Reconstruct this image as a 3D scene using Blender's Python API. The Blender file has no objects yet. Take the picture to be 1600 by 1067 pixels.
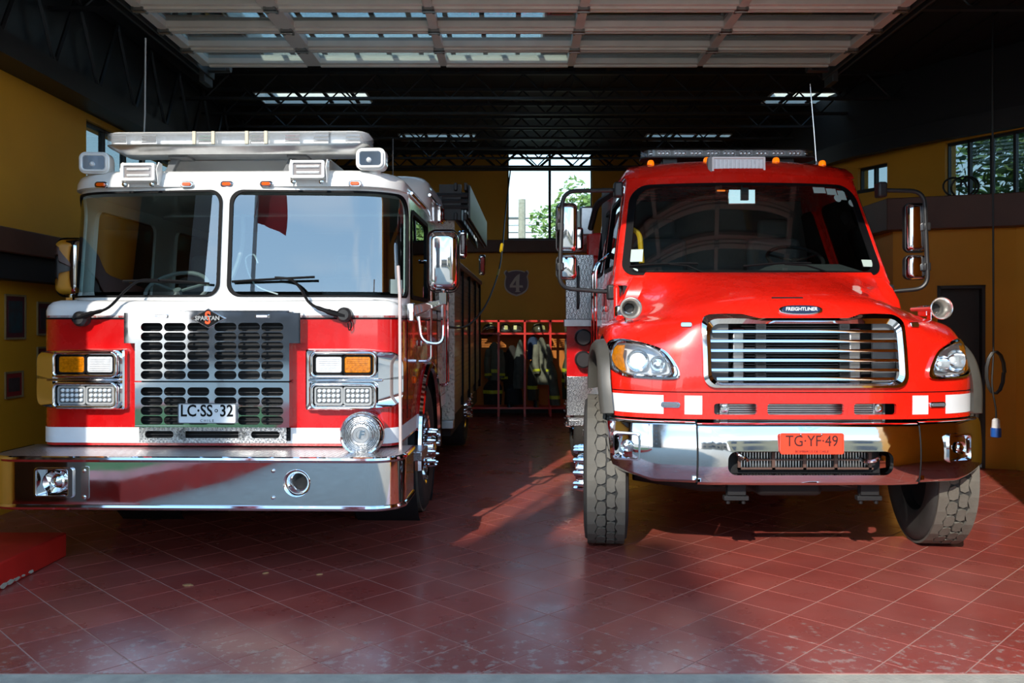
import bpy, bmesh, math, random
from mathutils import Vector, Matrix
random.seed(7)
pi = math.pi
scn = bpy.context.scene
COL = scn.collection
# ------------------------------------------------------------------ camera
FPX = 1340.0; CAMH = 1.55; HORIZ = 510.0
cam_d = bpy.data.cameras.new('camera'); cam = bpy.data.objects.new('camera', cam_d); COL.objects.link(cam)
cam.location = (0, 0, CAMH); cam.rotation_euler = (pi/2, 0, 0)
cam_d.sensor_width = 36; cam_d.lens = FPX/1600*36
cam_d.shift_y = -(533.5-HORIZ)/1600; cam_d.clip_end = 500
scn.camera = cam
# ------------------------------------------------------------------ view
scn.view_settings.view_transform = 'Standard'; scn.view_settings.look = 'None'
scn.view_settings.gamma = 1; scn.view_settings.use_curve_mapping = False
scn.view_settings.exposure = 0.4
# ------------------------------------------------------------------ sky
w = bpy.data.worlds.new('sky'); scn.world = w; w.use_nodes = True
nt = w.node_tree; nt.nodes.clear()
def N(t, **k):
    n = nt.nodes.new(t)
    for a, b in k.items(): setattr(n, a, b)
    return n
tc = N('ShaderNodeTexCoord'); sep = N('ShaderNodeSeparateXYZ'); nt.links.new(tc.outputs['Generated'], sep.inputs[0])
cr = N('ShaderNodeValToRGB'); nt.links.new(sep.outputs['Z'], cr.inputs[0])
els = cr.color_ramp.elements
els[0].position = 0.0; els[0].color = (1.0, 1.0, 1.0, 1)
els[1].position = 1.0; els[1].color = (.12, .27, .55, 1)
for p_, c_ in ((.10, (.80, .91, 1.0, 1)), (.24, (.42, .66, .92, 1)), (.5, (.25, .47, .78, 1))):
    e = els.new(p_); e.color = c_
mp = N('ShaderNodeMapping'); mp.inputs['Scale'].default_value = (1.2, 1.2, 5); nt.links.new(tc.outputs['Generated'], mp.inputs[0])
nz = N('ShaderNodeTexNoise'); nz.inputs['Scale'].default_value = 2.2; nz.inputs['Detail'].default_value = 6; nt.links.new(mp.outputs[0], nz.inputs[0])
cr2 = N('ShaderNodeValToRGB'); cr2.color_ramp.elements[0].position = .5; cr2.color_ramp.elements[1].position = .8
nt.links.new(nz.outputs[0], cr2.inputs[0])
mul = N('ShaderNodeMath', operation='MULTIPLY'); mul.inputs[1].default_value = .55; nt.links.new(cr2.outputs[0], mul.inputs[0])
mx = N('ShaderNodeMixRGB'); mx.inputs[2].default_value = (.95, .97, 1, 1); nt.links.new(cr.outputs[0], mx.inputs[1]); nt.links.new(mul.outputs[0], mx.inputs[0])
bg = N('ShaderNodeBackground'); bg.inputs[1].default_value = 2.0; nt.links.new(mx.outputs[0], bg.inputs[0])
wo = N('ShaderNodeOutputWorld'); nt.links.new(bg.outputs[0], wo.inputs[0])
# ------------------------------------------------------------------ sun (behind the camera, to the left)
SAZ = math.radians(19); SLOPE = .62
sd = bpy.data.lights.new('sun', 'SUN'); sd.energy = 3.8; sd.angle = math.radians(.55); sd.color = (1, .93, .82)
sun = bpy.data.objects.new('sun', sd); COL.objects.link(sun)
to_sun = Vector((-math.tan(SAZ), -1, SLOPE)).normalized()
sun.rotation_euler = to_sun.to_track_quat('Z', 'Y').to_euler(); sun.location = to_sun*40

# ================================================================== helpers
def sr(*c):
    if len(c) == 1 and isinstance(c[0], str):
        h = c[0].lstrip('#'); c = [int(h[i:i+2], 16) for i in (0, 2, 4)]
    return tuple((x/255/12.92 if x/255 <= .04045 else ((x/255+.055)/1.055)**2.4) for x in c)
MATS = {}
def pm(name, col, rough=.5, metal=0., coat=0., var=None, bump=None, spec=.5, emit=None, rvar=None):
    m = bpy.data.materials.new(name); m.use_nodes = True; t = m.node_tree
    b = t.nodes['Principled BSDF']
    b.inputs['Base Color'].default_value = (*col, 1); b.inputs['Roughness'].default_value = rough
    b.inputs['Metallic'].default_value = metal; b.inputs['Specular IOR Level'].default_value = spec
    if coat: b.inputs['Coat Weight'].default_value = coat; b.inputs['Coat Roughness'].default_value = .03
    if emit: b.inputs['Emission Color'].default_value = (*emit[0], 1); b.inputs['Emission Strength'].default_value = emit[1]
    if var or bump or rvar:
        c = t.nodes.new('ShaderNodeTexCoord')
    if var:
        n = t.nodes.new('ShaderNodeTexNoise'); n.inputs['Scale'].default_value = var[0]; n.inputs['Detail'].default_value = 6
        t.links.new(c.outputs['Object'], n.inputs[0])
        r = t.nodes.new('ShaderNodeMapRange'); r.inputs[1].default_value = .3; r.inputs[2].default_value = .7
        t.links.new(n.outputs[0], r.inputs[0])
        x = t.nodes.new('ShaderNodeMixRGB'); x.inputs[1].default_value = (*col, 1)
        x.inputs[2].default_value = (*(var[1] if isinstance(var[1], tuple) else tuple(v*var[1] for v in col)), 1)
        t.links.new(r.outputs[0], x.inputs[0]); t.links.new(x.outputs[0], b.inputs['Base Color'])
    if rvar:
        n = t.nodes.new('ShaderNodeTexNoise'); n.inputs['Scale'].default_value = rvar[0]; n.inputs['Detail'].default_value = 5
        t.links.new(c.outputs['Object'], n.inputs[0])
        r = t.nodes.new('ShaderNodeMapRange'); r.inputs[1].default_value = .3; r.inputs[2].default_value = .7
        r.inputs[3].default_value = rvar[1]; r.inputs[4].default_value = rvar[2]
        t.links.new(n.outputs[0], r.inputs[0]); t.links.new(r.outputs[0], b.inputs['Roughness'])
    if bump:
        kind, sc, st = bump
        if kind == 'noise':
            n = t.nodes.new('ShaderNodeTexNoise'); n.inputs['Scale'].default_value = sc; n.inputs['Detail'].default_value = 4
            t.links.new(c.outputs['Object'], n.inputs[0]); out = n.outputs[0]
        elif kind == 'diamond':
            # tread plate: short bars alternating in two directions
            outs = []
            for s in (1, -1):
                mpn = t.nodes.new('ShaderNodeMapping'); mpn.inputs['Rotation'].default_value = (s*pi/4, s*pi/4, s*pi/4); mpn.inputs['Scale'].default_value = (sc, sc*.45, sc)
                t.links.new(c.outputs['Object'], mpn.inputs[0])
                v = t.nodes.new('ShaderNodeTexVoronoi'); v.inputs['Randomness'].default_value = 0.0; v.inputs['Scale'].default_value = 1
                t.links.new(mpn.outputs[0], v.inputs[0]); outs.append(v.outputs['Distance'])
            mn = t.nodes.new('ShaderNodeMath'); mn.operation = 'MINIMUM'; t.links.new(outs[0], mn.inputs[0]); t.links.new(outs[1], mn.inputs[1])
            sb = t.nodes.new('ShaderNodeMapRange'); sb.inputs[1].default_value = .38; sb.inputs[2].default_value = .2; t.links.new(mn.outputs[0], sb.inputs[0]); out = sb.outputs[0]
        bp = t.nodes.new('ShaderNodeBump'); bp.inputs['Strength'].default_value = st; bp.inputs['Distance'].default_value = .01
        t.links.new(out, bp.inputs['Height']); t.links.new(bp.outputs[0], b.inputs['Normal'])
    MATS[name] = m
    return m
def glassy(name, tint, ior=1.5, rough=0.0):
    m = bpy.data.materials.new(name); m.use_nodes = True; t = m.node_tree; t.nodes.clear()
    lw = t.nodes.new('ShaderNodeLayerWeight'); lw.inputs[0].default_value = .5
    pw = t.nodes.new('ShaderNodeMath'); pw.operation = 'POWER'; pw.inputs[1].default_value = 5; t.links.new(lw.outputs['Facing'], pw.inputs[0])
    r0 = ((ior-1)/(ior+1))**2
    fr = t.nodes.new('ShaderNodeMath'); fr.operation = 'MULTIPLY_ADD'; fr.inputs[1].default_value = 1-r0; fr.inputs[2].default_value = r0; t.links.new(pw.outputs[0], fr.inputs[0])
    tr = t.nodes.new('ShaderNodeBsdfTransparent'); tr.inputs[0].default_value = (*tint, 1)
    gl = t.nodes.new('ShaderNodeBsdfGlossy'); gl.inputs['Roughness'].default_value = rough; gl.inputs[0].default_value = (.95, .98, 1, 1)
    mi = t.nodes.new('ShaderNodeMixShader'); o = t.nodes.new('ShaderNodeOutputMaterial')
    t.links.new(fr.outputs[0], mi.inputs[0]); t.links.new(tr.outputs[0], mi.inputs[1]); t.links.new(gl.outputs[0], mi.inputs[2]); t.links.new(mi.outputs[0], o.inputs[0])
    MATS[name] = m
    return m
RED = pm('red_paint', sr(192, 9, 13), .28, 0, 1.0, rvar=(9, .2, .34))
RED2 = pm('scarlet_paint', sr(232, 30, 16), .28, 0, 1.0, rvar=(9, .2, .34))
WHITE = pm('white_paint', sr(232, 232, 230), .3, 0, .8)
STRIPE = pm('reflective_white', sr(236, 238, 240), .4, 0, .3, var=(6, .93))
CHROME = pm('chrome', (.80, .80, .81), .045, 1, rvar=(14, .03, .08))
STEEL = pm('stainless', (.66, .67, .68), .12, 1, rvar=(10, .08, .16))
ALU = pm('aluminium', (.62, .63, .64), .34, 1, var=(20, .85))
DPLATE = pm('tread_plate', (.60, .61, .62), .3, 1, bump=('diamond', 62, .7))
DPLATEW = pm('painted_tread_plate', sr(200, 192, 178), .45, 0, .2, bump=('diamond', 26, .9), var=(8, .8))
PLASTIC = pm('black_plastic', (.012, .012, .013), .42, var=(12, 1.6))
RUBBER = pm('rubber', sr(44, 43, 41), .75, var=(9, 1.6), bump=('noise', 90, .15))
RUBBER_T = pm('tread_rubber', sr(88, 84, 76), .8, var=(7, 1.35), bump=('noise', 70, .2))
FLARE = pm('grey_flare_rubber', sr(70, 68, 63), .45, var=(8, 1.3))
SEAL = pm('black_seal', (.004, .004, .005), .55, spec=.12)
DARK = pm('dark_void', (.006, .006, .007), .7)
GREY = pm('grey_trim', sr(96, 98, 100), .6, var=(8, .85))
LGREY = pm('light_grey_trim', sr(150, 152, 152), .55)
WSH = glassy('windshield_glass', (.60, .74, .72), 3.0)
WSH2 = glassy('dark_windshield_glass', (.60, .68, .66), 1.8)
CLEAR = glassy('clear_lens', (.93, .95, .97), 1.5)
PANE = glassy('window_glass', (.86, .93, .92), 1.5)
DOORPANE = glassy('door_glass', (.62, .66, .66), 1.75)
SIDEGL = glassy('tinted_side_glass', (.10, .13, .12), 1.6)
FROST = glassy('dim_window_glass', (.40, .47, .48), 1.5)
MIRROR = pm('mirror_glass', (.9, .92, .93), .01, 1)
AMBER = pm('amber_lens', sr(224, 132, 10), .15, 0, 1, var=(60, .55))
ORANGE = pm('orange_marker_lens', sr(245, 92, 8), .18, 0, 1)
ORANGE_LIT = pm('lit_orange_marker', sr(255, 130, 10), .2, 0, 1, emit=(sr(255, 120, 5), .9))
LEDW = pm('led_lens', sr(225, 230, 232), .12, 0, 1)
LAMPBOWL = pm('lamp_bowl', (.78, .80, .82), .25, .25)
def frosted():
    m = bpy.data.materials.new('frosted_lens'); m.use_nodes = True; t = m.node_tree; b = t.nodes['Principled BSDF']; b.inputs['Base Color'].default_value = (.86, .9, .95, 1); b.inputs['Roughness'].default_value = .12; b.inputs['Alpha'].default_value = .2
    return m
FROSTL = frosted()
LEDGLINT = pm('headlamp_glint', (.9, .95, 1), .1, 0, 1, emit=((.92, 1, .97), 3.0))  # emission stands in for the bright highlight on one headlamp bulb
LAMPW = pm('white_lamp_lens', sr(222, 224, 226), .15, 0, 1, var=(40, .8))
REFL = pm('lamp_reflector', (.82, .83, .84), .1, 1)
BLKTXT = pm('black_lettering', (.005, .005, .006), .6, spec=.15)
WHTXT = pm('white_lettering', sr(238, 240, 242), .4)
PLATEW = pm('plate_white', sr(226, 230, 233), .4, 0, .3)
PLATEO = pm('plate_orange', sr(240, 66, 34), .4, 0, .3)
NAVY = pm('emblem_navy', sr(28, 44, 74), .3, 0, 1)
ORNG = pm('emblem_orange', sr(240, 84, 30), .35, 0, .5)
YEL = pm('yellow_grip', sr(228, 176, 16), .5)
PAPER = pm('pale_sticker', sr(172, 192, 186), .6)
INTER = pm('cab_interior', sr(74, 78, 80), .75, var=(6, .8))
SEAT = pm('seat_fabric', sr(92, 96, 98), .9, var=(14, .8))
MUSTARD = pm('mustard_wall_paint', sr(226, 158, 28), .6, var=(1.3, .86), bump=('noise', 30, .08))
BROWN = pm('brown_beam_paint', sr(92, 56, 42), .55, var=(3, .75))
BLACKST = pm('black_steel', sr(38, 36, 37), .5, var=(5, .75))
DECK = pm('black_roof_deck', sr(30, 28, 29), .7, var=(4, .8))
DOORW = pm('door_aluminium', sr(236, 226, 212), .42, 0, .2, var=(5, .88))
HINGE = pm('galvanised_hinge', (.30, .29, .27), .4, 1)
TRACK = pm('dark_track', (.12, .12, .12), .45, .8)
CONC = pm('concrete', sr(178, 170, 152), .85, var=(9, .72), bump=('noise', 60, .3))
GROUT = pm('grout', sr(178, 140, 126), .8, var=(5, .8))
REDSTEP = pm('red_step_paint', sr(186, 30, 20), .5, var=(4, .75))
LOCKER = pm('red_locker_paint', sr(222, 44, 34), .4, 0, .3)
FRAMEW = pm('gilt_frame', sr(150, 124, 84), .45, 0, .2, var=(20, .8))
# floor tile: red glazed cement, scuffed to grey in patches
def tile_mat():
    m = pm('red_floor_tile', sr(150, 48, 40), .3); t = m.node_tree; b = t.nodes['Principled BSDF']
    L = t.links.new
    g = t.nodes.new('ShaderNodeNewGeometry'); oi = t.nodes.new('ShaderNodeObjectInfo')
    def noise(sc, det=6, ro=.6):
        n = t.nodes.new('ShaderNodeTexNoise'); n.inputs['Scale'].default_value = sc; n.inputs['Detail'].default_value = det; n.inputs['Roughness'].default_value = ro
        L(g.outputs['Position'], n.inputs[0]); return n.outputs[0]
    def mr(a, lo, hi, o0=0, o1=1):
        r = t.nodes.new('ShaderNodeMapRange'); r.inputs[1].default_value = lo; r.inputs[2].default_value = hi; r.inputs[3].default_value = o0; r.inputs[4].default_value = o1
        L(a, r.inputs[0]); return r.outputs[0]
    def mixc(f, a, c):
        x = t.nodes.new('ShaderNodeMixRGB')
        L(f, x.inputs[0])
        for i, q in ((1, a), (2, c)):
            if isinstance(q, tuple): x.inputs[i].default_value = (*q, 1)
            else: L(q, x.inputs[i])
        return x.outputs[0]
    base = mixc(oi.outputs['Random'], sr(146, 62, 54), sr(166, 74, 62))
    base = mixc(mr(noise(1.7), .35, .7), base, sr(138, 64, 56))
    dust = mixc(mr(noise(.9, 3), .4, .7, 0, .4), base, sr(164, 104, 92))
    sx = t.nodes.new('ShaderNodeSeparateXYZ'); L(g.outputs['Position'], sx.inputs[0])
    front = mr(sx.outputs['Y'], 5.2, 4.0, 0, .15)
    ad = t.nodes.new('ShaderNodeMath'); ad.operation = 'ADD'; L(noise(16, 8, .7), ad.inputs[0]); L(front, ad.inputs[1])
    scuff = mr(ad.outputs[0], .68, .75, 0, .75)
    col = mixc(scuff, dust, sr(168, 140, 128))
    L(col, b.inputs['Base Color'])
    rg = mr(noise(2.6, 4), .3, .7, .22, .42)
    L(rg, b.inputs['Roughness'])
    b.inputs['Coat Weight'].default_value = .25; b.inputs['Coat Roughness'].default_value = .18
    bp = t.nodes.new('ShaderNodeBump'); bp.inputs['Strength'].default_value = .25; bp.inputs['Distance'].default_value = .004
    L(noise(9, 6), bp.inputs['Height']); L(bp.outputs[0], b.inputs['Normal'])
    return m
TILE = tile_mat()

class G:
    def __init__(s): s.v = []; s.f = []
    def add(s, vs, fs):
        o = len(s.v); s.v += [tuple(v) for v in vs]; s.f += [tuple(i+o for i in f) for f in fs]; return s
    def box(s, x0, x1, y0, y1, z0, z1, M=None):
        vs = [Vector((x, y, z)) for z in (z0, z1) for y in (y0, y1) for x in (x0, x1)]
        if M: vs = [M @ v for v in vs]
        return s.add(vs, [(0, 2, 3, 1), (4, 5, 7, 6), (0, 1, 5, 4), (2, 6, 7, 3), (0, 4, 6, 2), (1, 3, 7, 5)])
    def cbox(s, c, sz, rot=(0, 0, 0)):
        M = Matrix.Translation(c) @ (Matrix.Rotation(rot[2], 4, 'Z') @ Matrix.Rotation(rot[1], 4, 'Y') @ Matrix.Rotation(rot[0], 4, 'X'))
        return s.box(-sz[0]/2, sz[0]/2, -sz[1]/2, sz[1]/2, -sz[2]/2, sz[2]/2, M)
    def loft(s, secs, closed=True, cap=True):
        n = len(secs[0]); o = len(s.v); fs = []
        for i in range(len(secs)-1):
            for j in range(n if closed else n-1):
                k = (j+1) % n
                fs.append((i*n+j, i*n+k, (i+1)*n+k, (i+1)*n+j))
        if cap and closed:
            fs.append(tuple(range(n-1, -1, -1))); fs.append(tuple((len(secs)-1)*n+j for j in range(n)))
        return s.add([v for sec in secs for v in sec], fs)
    def tube(s, pts, r, n=8, cap=True, closed=False):
        pts = [Vector(p) for p in pts]; m = len(pts)
        rs = r if isinstance(r, (list, tuple)) else [r]*m
        ts = []
        for i in range(m):
            a = pts[(i-1) % m] if (closed or i > 0) else pts[i]; b = pts[(i+1) % m] if (closed or i < m-1) else pts[i]
            d = (b-a); ts.append(d.normalized() if d.length > 1e-9 else Vector((0, 0, 1)))
        up = Vector((0, 0, 1)) if abs(ts[0].z) < .9 else Vector((1, 0, 0))
        u = ts[0].cross(up).normalized(); secs = []
        for i in range(m):
            u = (u-ts[i]*u.dot(ts[i])).normalized(); v = ts[i].cross(u)
            secs.append([pts[i]+(u*math.cos(2*pi*k/n)+v*math.sin(2*pi*k/n))*rs[i] for k in range(n)])
        if closed: secs.append(secs[0]); cap = False
        return s.loft(secs, True, cap)
    def lathe(s, prof, c, ax, n=24, cap=True, a0=0, a1=2*pi):
        ax = Vector(ax).normalized(); c = Vector(c)
        up = Vector((0, 0, 1)) if abs(ax.z) < .9 else Vector((0, 1, 0))
        u = ax.cross(up).normalized(); v = ax.cross(u)
        secs = [[c+ax*h+(u*math.cos(2*pi*k/n)+v*math.sin(2*pi*k/n))*r for k in range(n)] for r, h in prof]
        return s.loft(secs, True, cap)
    def prism(s, a, b): return s.loft([a, b], True, True)
    def ring(s, A, B, n=1):      # quads between two closed loops of equal length
        secs = [[Vector(p).lerp(Vector(q), i/n) for p, q in zip(A, B)] for i in range(n+1)]
        return s.loft(secs, True, False)
    def sphere(s, c, r, sc=(1, 1, 1), n=12, m=8):
        secs = [[Vector((c[0]+r*sc[0]*math.sin(pi*i/m)*math.cos(2*pi*k/n), c[1]+r*sc[1]*math.sin(pi*i/m)*math.sin(2*pi*k/n), c[2]+r*sc[2]*math.cos(pi*i/m))) for k in range(n)] for i in range(m+1)]
        return s.loft(secs, True, False)
    def grid(s, P):              # P[i][j]
        m = len(P[0])
        return s.add([v for r in P for v in r], [(i*m+j, i*m+j+1, (i+1)*m+j+1, (i+1)*m+j) for i in range(len(P)-1) for j in range(m-1)])
def mesh(g, mat, smooth=35, recalc=True):
    me = bpy.data.meshes.new('mesh'); me.from_pydata(g.v, [], g.f); me.validate()
    bm = bmesh.new(); bm.from_mesh(me); bmesh.ops.remove_doubles(bm, verts=bm.verts, dist=1e-5)
    if recalc: bmesh.ops.recalc_face_normals(bm, faces=bm.faces)
    bm.to_mesh(me); bm.free()
    if smooth:
        me.shade_smooth(); me.set_sharp_from_angle(angle=math.radians(smooth))
    me.materials.append(mat)
    return me
def obj(name, g, mat, parent=None, smooth=35, bevel=0, seg=2, loc=None, rot=None):
    me = g if isinstance(g, bpy.types.Mesh) else mesh(g, mat, smooth)
    o = bpy.data.objects.new(name, me); COL.objects.link(o)
    if parent: o.parent = parent
    if loc is not None: o.location = loc
    if rot is not None: o.rotation_euler = rot
    if bevel:
        b = o.modifiers.new('bevel', 'BEVEL'); b.width = bevel; b.segments = seg; b.limit_method = 'ANGLE'; b.angle_limit = math.radians(40)
        b.harden_normals = False
    return o
def tag(o, label, cat, group=None, kind=None):
    if label: o['label'] = label
    if cat: o['category'] = cat
    if group: o['group'] = group
    if kind: o['kind'] = kind
    return o
def empty(name, loc=(0, 0, 0), rz=0, parent=None):
    o = bpy.data.objects.new(name, None); COL.objects.link(o); o.location = loc; o.rotation_euler = (0, 0, rz); o.empty_display_size = .1
    if parent: o.parent = parent
    return o
def struct(o, label=None):
    o['kind'] = 'structure'
    if label: o['label'] = label
    return o
def rr(cx, cy, wd, ht, r, n=6, m=8):
    """rounded rectangle outline; r scalar or (tr, tl, bl, br)"""
    r = r if isinstance(r, (tuple, list)) else (r,)*4
    cs = [(cx+wd/2-r[0], cy+ht/2-r[0], 0, r[0]), (cx-wd/2+r[1], cy+ht/2-r[1], pi/2, r[1]), (cx-wd/2+r[2], cy-ht/2+r[2], pi, r[2]), (cx+wd/2-r[3], cy-ht/2+r[3], 1.5*pi, r[3])]
    out = []
    for x, y, a, q in cs:
        arc = [(x+q*math.cos(a+pi/2*i/n), y+q*math.sin(a+pi/2*i/n)) for i in range(n+1)]
        if out:
            p = out[-1]; out += [(p[0]+(arc[0][0]-p[0])*i/m, p[1]+(arc[0][1]-p[1])*i/m) for i in range(1, m)]
        out += arc
    p = out[-1]; q = out[0]; out += [(p[0]+(q[0]-p[0])*i/m, p[1]+(q[1]-p[1])*i/m) for i in range(1, m)]
    return out
def catmull(P, n, closed=False):
    out = []; m = len(P); rng = m if closed else m-1
    def g(i): return P[i % m] if closed else P[max(0, min(m-1, i))]
    for i in range(rng):
        a, b, c, d = g(i-1), g(i), g(i+1), g(i+2)
        for k in range(n):
            t = k/n
            out.append(tuple(.5*((2*b[q])+(-a[q]+c[q])*t+(2*a[q]-5*b[q]+4*c[q]-d[q])*t*t+(-a[q]+3*b[q]-3*c[q]+d[q])*t**3) for q in range(len(b))))
    if not closed: out.append(tuple(P[-1]))
    return out
def bend(pts, r=.05, n=5):
    """round the corners of a polyline"""
    pts = [Vector(p) for p in pts]; out = [pts[0]]
    for i in range(1, len(pts)-1):
        a, b, c = pts[i-1], pts[i], pts[i+1]
        q = min(r, (a-b).length*.49, (c-b).length*.49)
        p0 = b+(a-b).normalized()*q; p1 = b+(c-b).normalized()*q
        out += [p0.lerp(b, k/n).lerp(b.lerp(p1, k/n), k/n) for k in range(n+1)]
    out.append(pts[-1]); return out
def txt(name, s, size, mat, parent, loc, rot=(pi/2, 0, 0), ext=.002, sx=1., bold=0., shear=0.):
    c = bpy.data.curves.new('t', 'FONT'); c.body = s; c.size = size; c.align_x = 'CENTER'; c.align_y = 'CENTER'; c.extrude = ext; c.offset = bold; c.shear = shear; c.resolution_u = 3
    o = bpy.data.objects.new('t', c); COL.objects.link(o)
    bpy.context.view_layer.update()
    me = bpy.data.meshes.new_from_object(o.evaluated_get(bpy.context.evaluated_depsgraph_get()))
    bpy.data.objects.remove(o); me.materials.clear(); me.materials.append(mat)
    t = bpy.data.objects.new(name, me); COL.objects.link(t); t.parent = parent; t.location = loc; t.rotation_euler = rot; t.scale = (sx, 1, 1)
    return t
def XZ(pts, y): return [Vector((a, y, b)) for a, b in pts]
def plate(g, pts, y0, y1): return g.prism(XZ(pts, y0), XZ(pts, y1))
def frame(g, A, B, y0, y1):     # flat frame between outline A (outer) and B (inner), thickness y0..y1
    a0, b0, a1, b1 = XZ(A, y0), XZ(B, y0), XZ(A, y1), XZ(B, y1)
    return g.ring(a0, b0).ring(b0, b1).ring(b1, a1).ring(a1, a0)
def PXY(px, py, Y): return Vector(((px-800)*Y/FPX, Y, CAMH-(py-HORIZ)*Y/FPX))
def circ(cx, cy, r, n=24, ph=0): return [(cx+r*math.cos(2*pi*k/n+ph), cy+r*math.sin(2*pi*k/n+ph)) for k in range(n)]
def inset(P, k, c=None):
    if c is None: c = (sum(p[0] for p in P)/len(P), sum(p[1] for p in P)/len(P))
    return [(c[0]+(p[0]-c[0])*k, c[1]+(p[1]-c[1])*k) for p in P]
# ================================================================== the building
YD = 3.83; YB = 15.4
fl = obj('floor', G().box(-4.5, 6.6, YD, YB+.2, -.25, -.0018), GROUT); struct(fl, 'floor bed under red square tiles laid diagonally')
TS = .307
def clipY(P, y0):
    out = []
    for i in range(len(P)):
        a, b = P[i], P[(i+1) % len(P)]
        if a[1] >= y0: out.append(a)
        if (a[1] >= y0) != (b[1] >= y0):
            t = (y0-a[1])/(b[1]-a[1]); out.append((a[0]+(b[0]-a[0])*t, y0))
    return out
tl = []
c45 = math.sqrt(.5)
for i in range(-40, 80):
    for j in range(-60, 60):
        x = (i-j)*TS*c45+.195; y = (i+j)*TS*c45+.05
        if -4.45 < x < 6.4 and YD-.2 < y < YB+.1:
            px, py = 800+FPX*x/y, HORIZ+FPX*CAMH/y
            vis = -60 < px < 1660 and py < 1130 and not (px < 640 and py < 800) and not (940 < px < 1520 and py < 765) and not (py < 660) and not (px > 1530 and py < 735)
            tl.append((not vis, y, x))
tl.sort()
hs = TS/2-.003
sq = [(-hs, -hs), (hs, -hs), (hs, hs), (-hs, hs)]
dia = [((a-b)*c45, (a+b)*c45) for a, b in sq]
def tilegeo(g, P, x=0, y=0):
    q = [(p[0]*.992, p[1]*.992) for p in P]
    return g.loft([[Vector((x+p[0], y+p[1], -.006)) for p in P], [Vector((x+p[0], y+p[1], -.0012)) for p in P], [Vector((x+p[0], y+p[1], 0)) for p in q]], True, True)
tmesh = mesh(tilegeo(G(), dia), TILE, 20)
rest = G(); cnt = 0
for hid, y, x in tl:
    full = y-hs*1.42 > YD+.006
    P = dia if full else [(a, b-y) for a, b in clipY([(p[0], p[1]+y) for p in dia], YD+.006)]
    if len(P) < 3: continue
    if cnt < 300 and not hid:
        obj('tile', tmesh if full else mesh(tilegeo(G(), P), TILE, 20), TILE, fl, loc=(x, y, 0)); cnt += 1
    else: tilegeo(rest, P, x, y)
ro = obj('far_tiles', rest, TILE, fl, 20); ro['kind'] = 'stuff'
kb = obj('threshold_strip', G().box(-7, 9, 2.4, YD, -.25, -.004), CONC); struct(kb, 'pale concrete strip in front of the tiles')
gd = obj('ground', G().box(-150, 150, -150, 2.4, -.3, -.012).box(-150, 150, YB+.2, 150, -.3, -.012).box(-150, -4.5, 2.4, YB+.2, -.3, -.012).box(6.6, 150, 2.4, YB+.2, -.3, -.012), CONC); struct(gd)

# walls
WT = 4.75
g = G(); g.box(-4.45, -4.2, 3.6, 8.46, 0, WT).box(-4.45, -4.2, 14.3, YB+.2, 0, WT).box(-4.45, -4.2, 8.46, 14.3, 0, 2.5).box(-4.45, -4.2, 8.46, 14.3, 3.6, WT)
wl = struct(obj('wall_left', g, MUSTARD))
g = G(); g.box(-4.45, -.08, YB, YB+.2, 0, WT).box(1.44, 4.6, YB, YB+.2, 0, WT).box(-.08, 1.44, YB, YB+.2, 0, 3.12)
wb = struct(obj('wall_back', g, MUSTARD))
def segwall(g, a, b, z0, z1, th=.2):
    a = Vector((*a, 0)); b = Vector((*b, 0)); d = (b-a).normalized(); n = Vector((d.y, -d.x, 0))*th   # outward to the right when walking back
    P = [a, b, b+n, a+n]
    g.prism([p+Vector((0, 0, z0)) for p in P], [p+Vector((0, 0, z1)) for p in P])
g = G()
D0 = (5.17, 9.369); D1 = (4.726, 9.527)
segwall(g, (6.2, 3.6), (6.0, 8.6), 0, 2.7); segwall(g, (6.0, 8.6), (5.45, 9.27), 0, 2.7); segwall(g, (5.45, 9.27), D0, 0, 2.7)
segwall(g, D0, D1, 2.0, 2.7); segwall(g, D1, (4.3, 9.68), 0, 2.7); segwall(g, (4.3, 9.68), (4.3, YB+.1), 0, 2.7)
U = [(6.4, 3.6), (6.3, 8.5), (5.2, 10.3), (4.83, 11.04), (4.62, 11.46), (4.4, 11.9), (4.3, YB+.1)]
segwall(g, U[0], U[1], 2.7, WT)
segwall(g, U[1], U[2], 2.7, 3.0); segwall(g, U[1], U[2], 3.75, WT)
segwall(g, U[2], U[3], 2.7, WT)
segwall(g, U[3], U[4], 2.7, 3.35); segwall(g, U[3], U[4], 3.66, WT)
segwall(g, U[4], U[5], 2.7, WT); segwall(g, U[5], U[6], 2.7, WT)
wr = struct(obj('wall_right', g, MUSTARD))
lp = [(6.05, 3.9), (5.86, 8.56), (5.36, 9.14), (4.18, 9.56), (4.18, YB), (4.36, YB), (4.46, 11.95), (5.26, 10.35), (6.36, 8.55), (6.45, 3.9)]
lg = G().prism([Vector((*p, 2.62)) for p in lp], [Vector((*p, 2.98)) for p in lp])
struct(obj('trim_1', lg, BROWN, bevel=.01), 'brown ledge beam along the right wall')
g = G().box(-4.2, -4.0, 3.9, YB, 2.14, 2.34)
struct(obj('trim_2', g, BROWN, bevel=.01), 'brown ledge beam along the left wall')
g = G().box(-4.2, -4.06, 3.9, YB, 1.93, 2.14)
struct(obj('trim_3', g, BLACKST, bevel=.008), 'black rail under the left ledge')
g = G().box(-4.0, 4.18, YB-.16, YB, 2.87, 3.09)
struct(obj('trim_4', g, BROWN, bevel=.01), 'dark ledge beam across the back wall')
g = G().box(-4.2, -3.92, 3.9, YB, 3.66, 3.84).box(-4.2, -4.1, 3.9, YB, 3.84, 4.7)
for k in range(28):
    y = 4.1+k*.4; s = 1 if k % 2 else -1
    g.tube([(-4.0, y-.2*s, 3.84), (-4.0, y+.2*s, 4.62)], .02, 5)
g.box(-4.05, -3.95, 3.9, YB, 4.6, 4.7)
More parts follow.
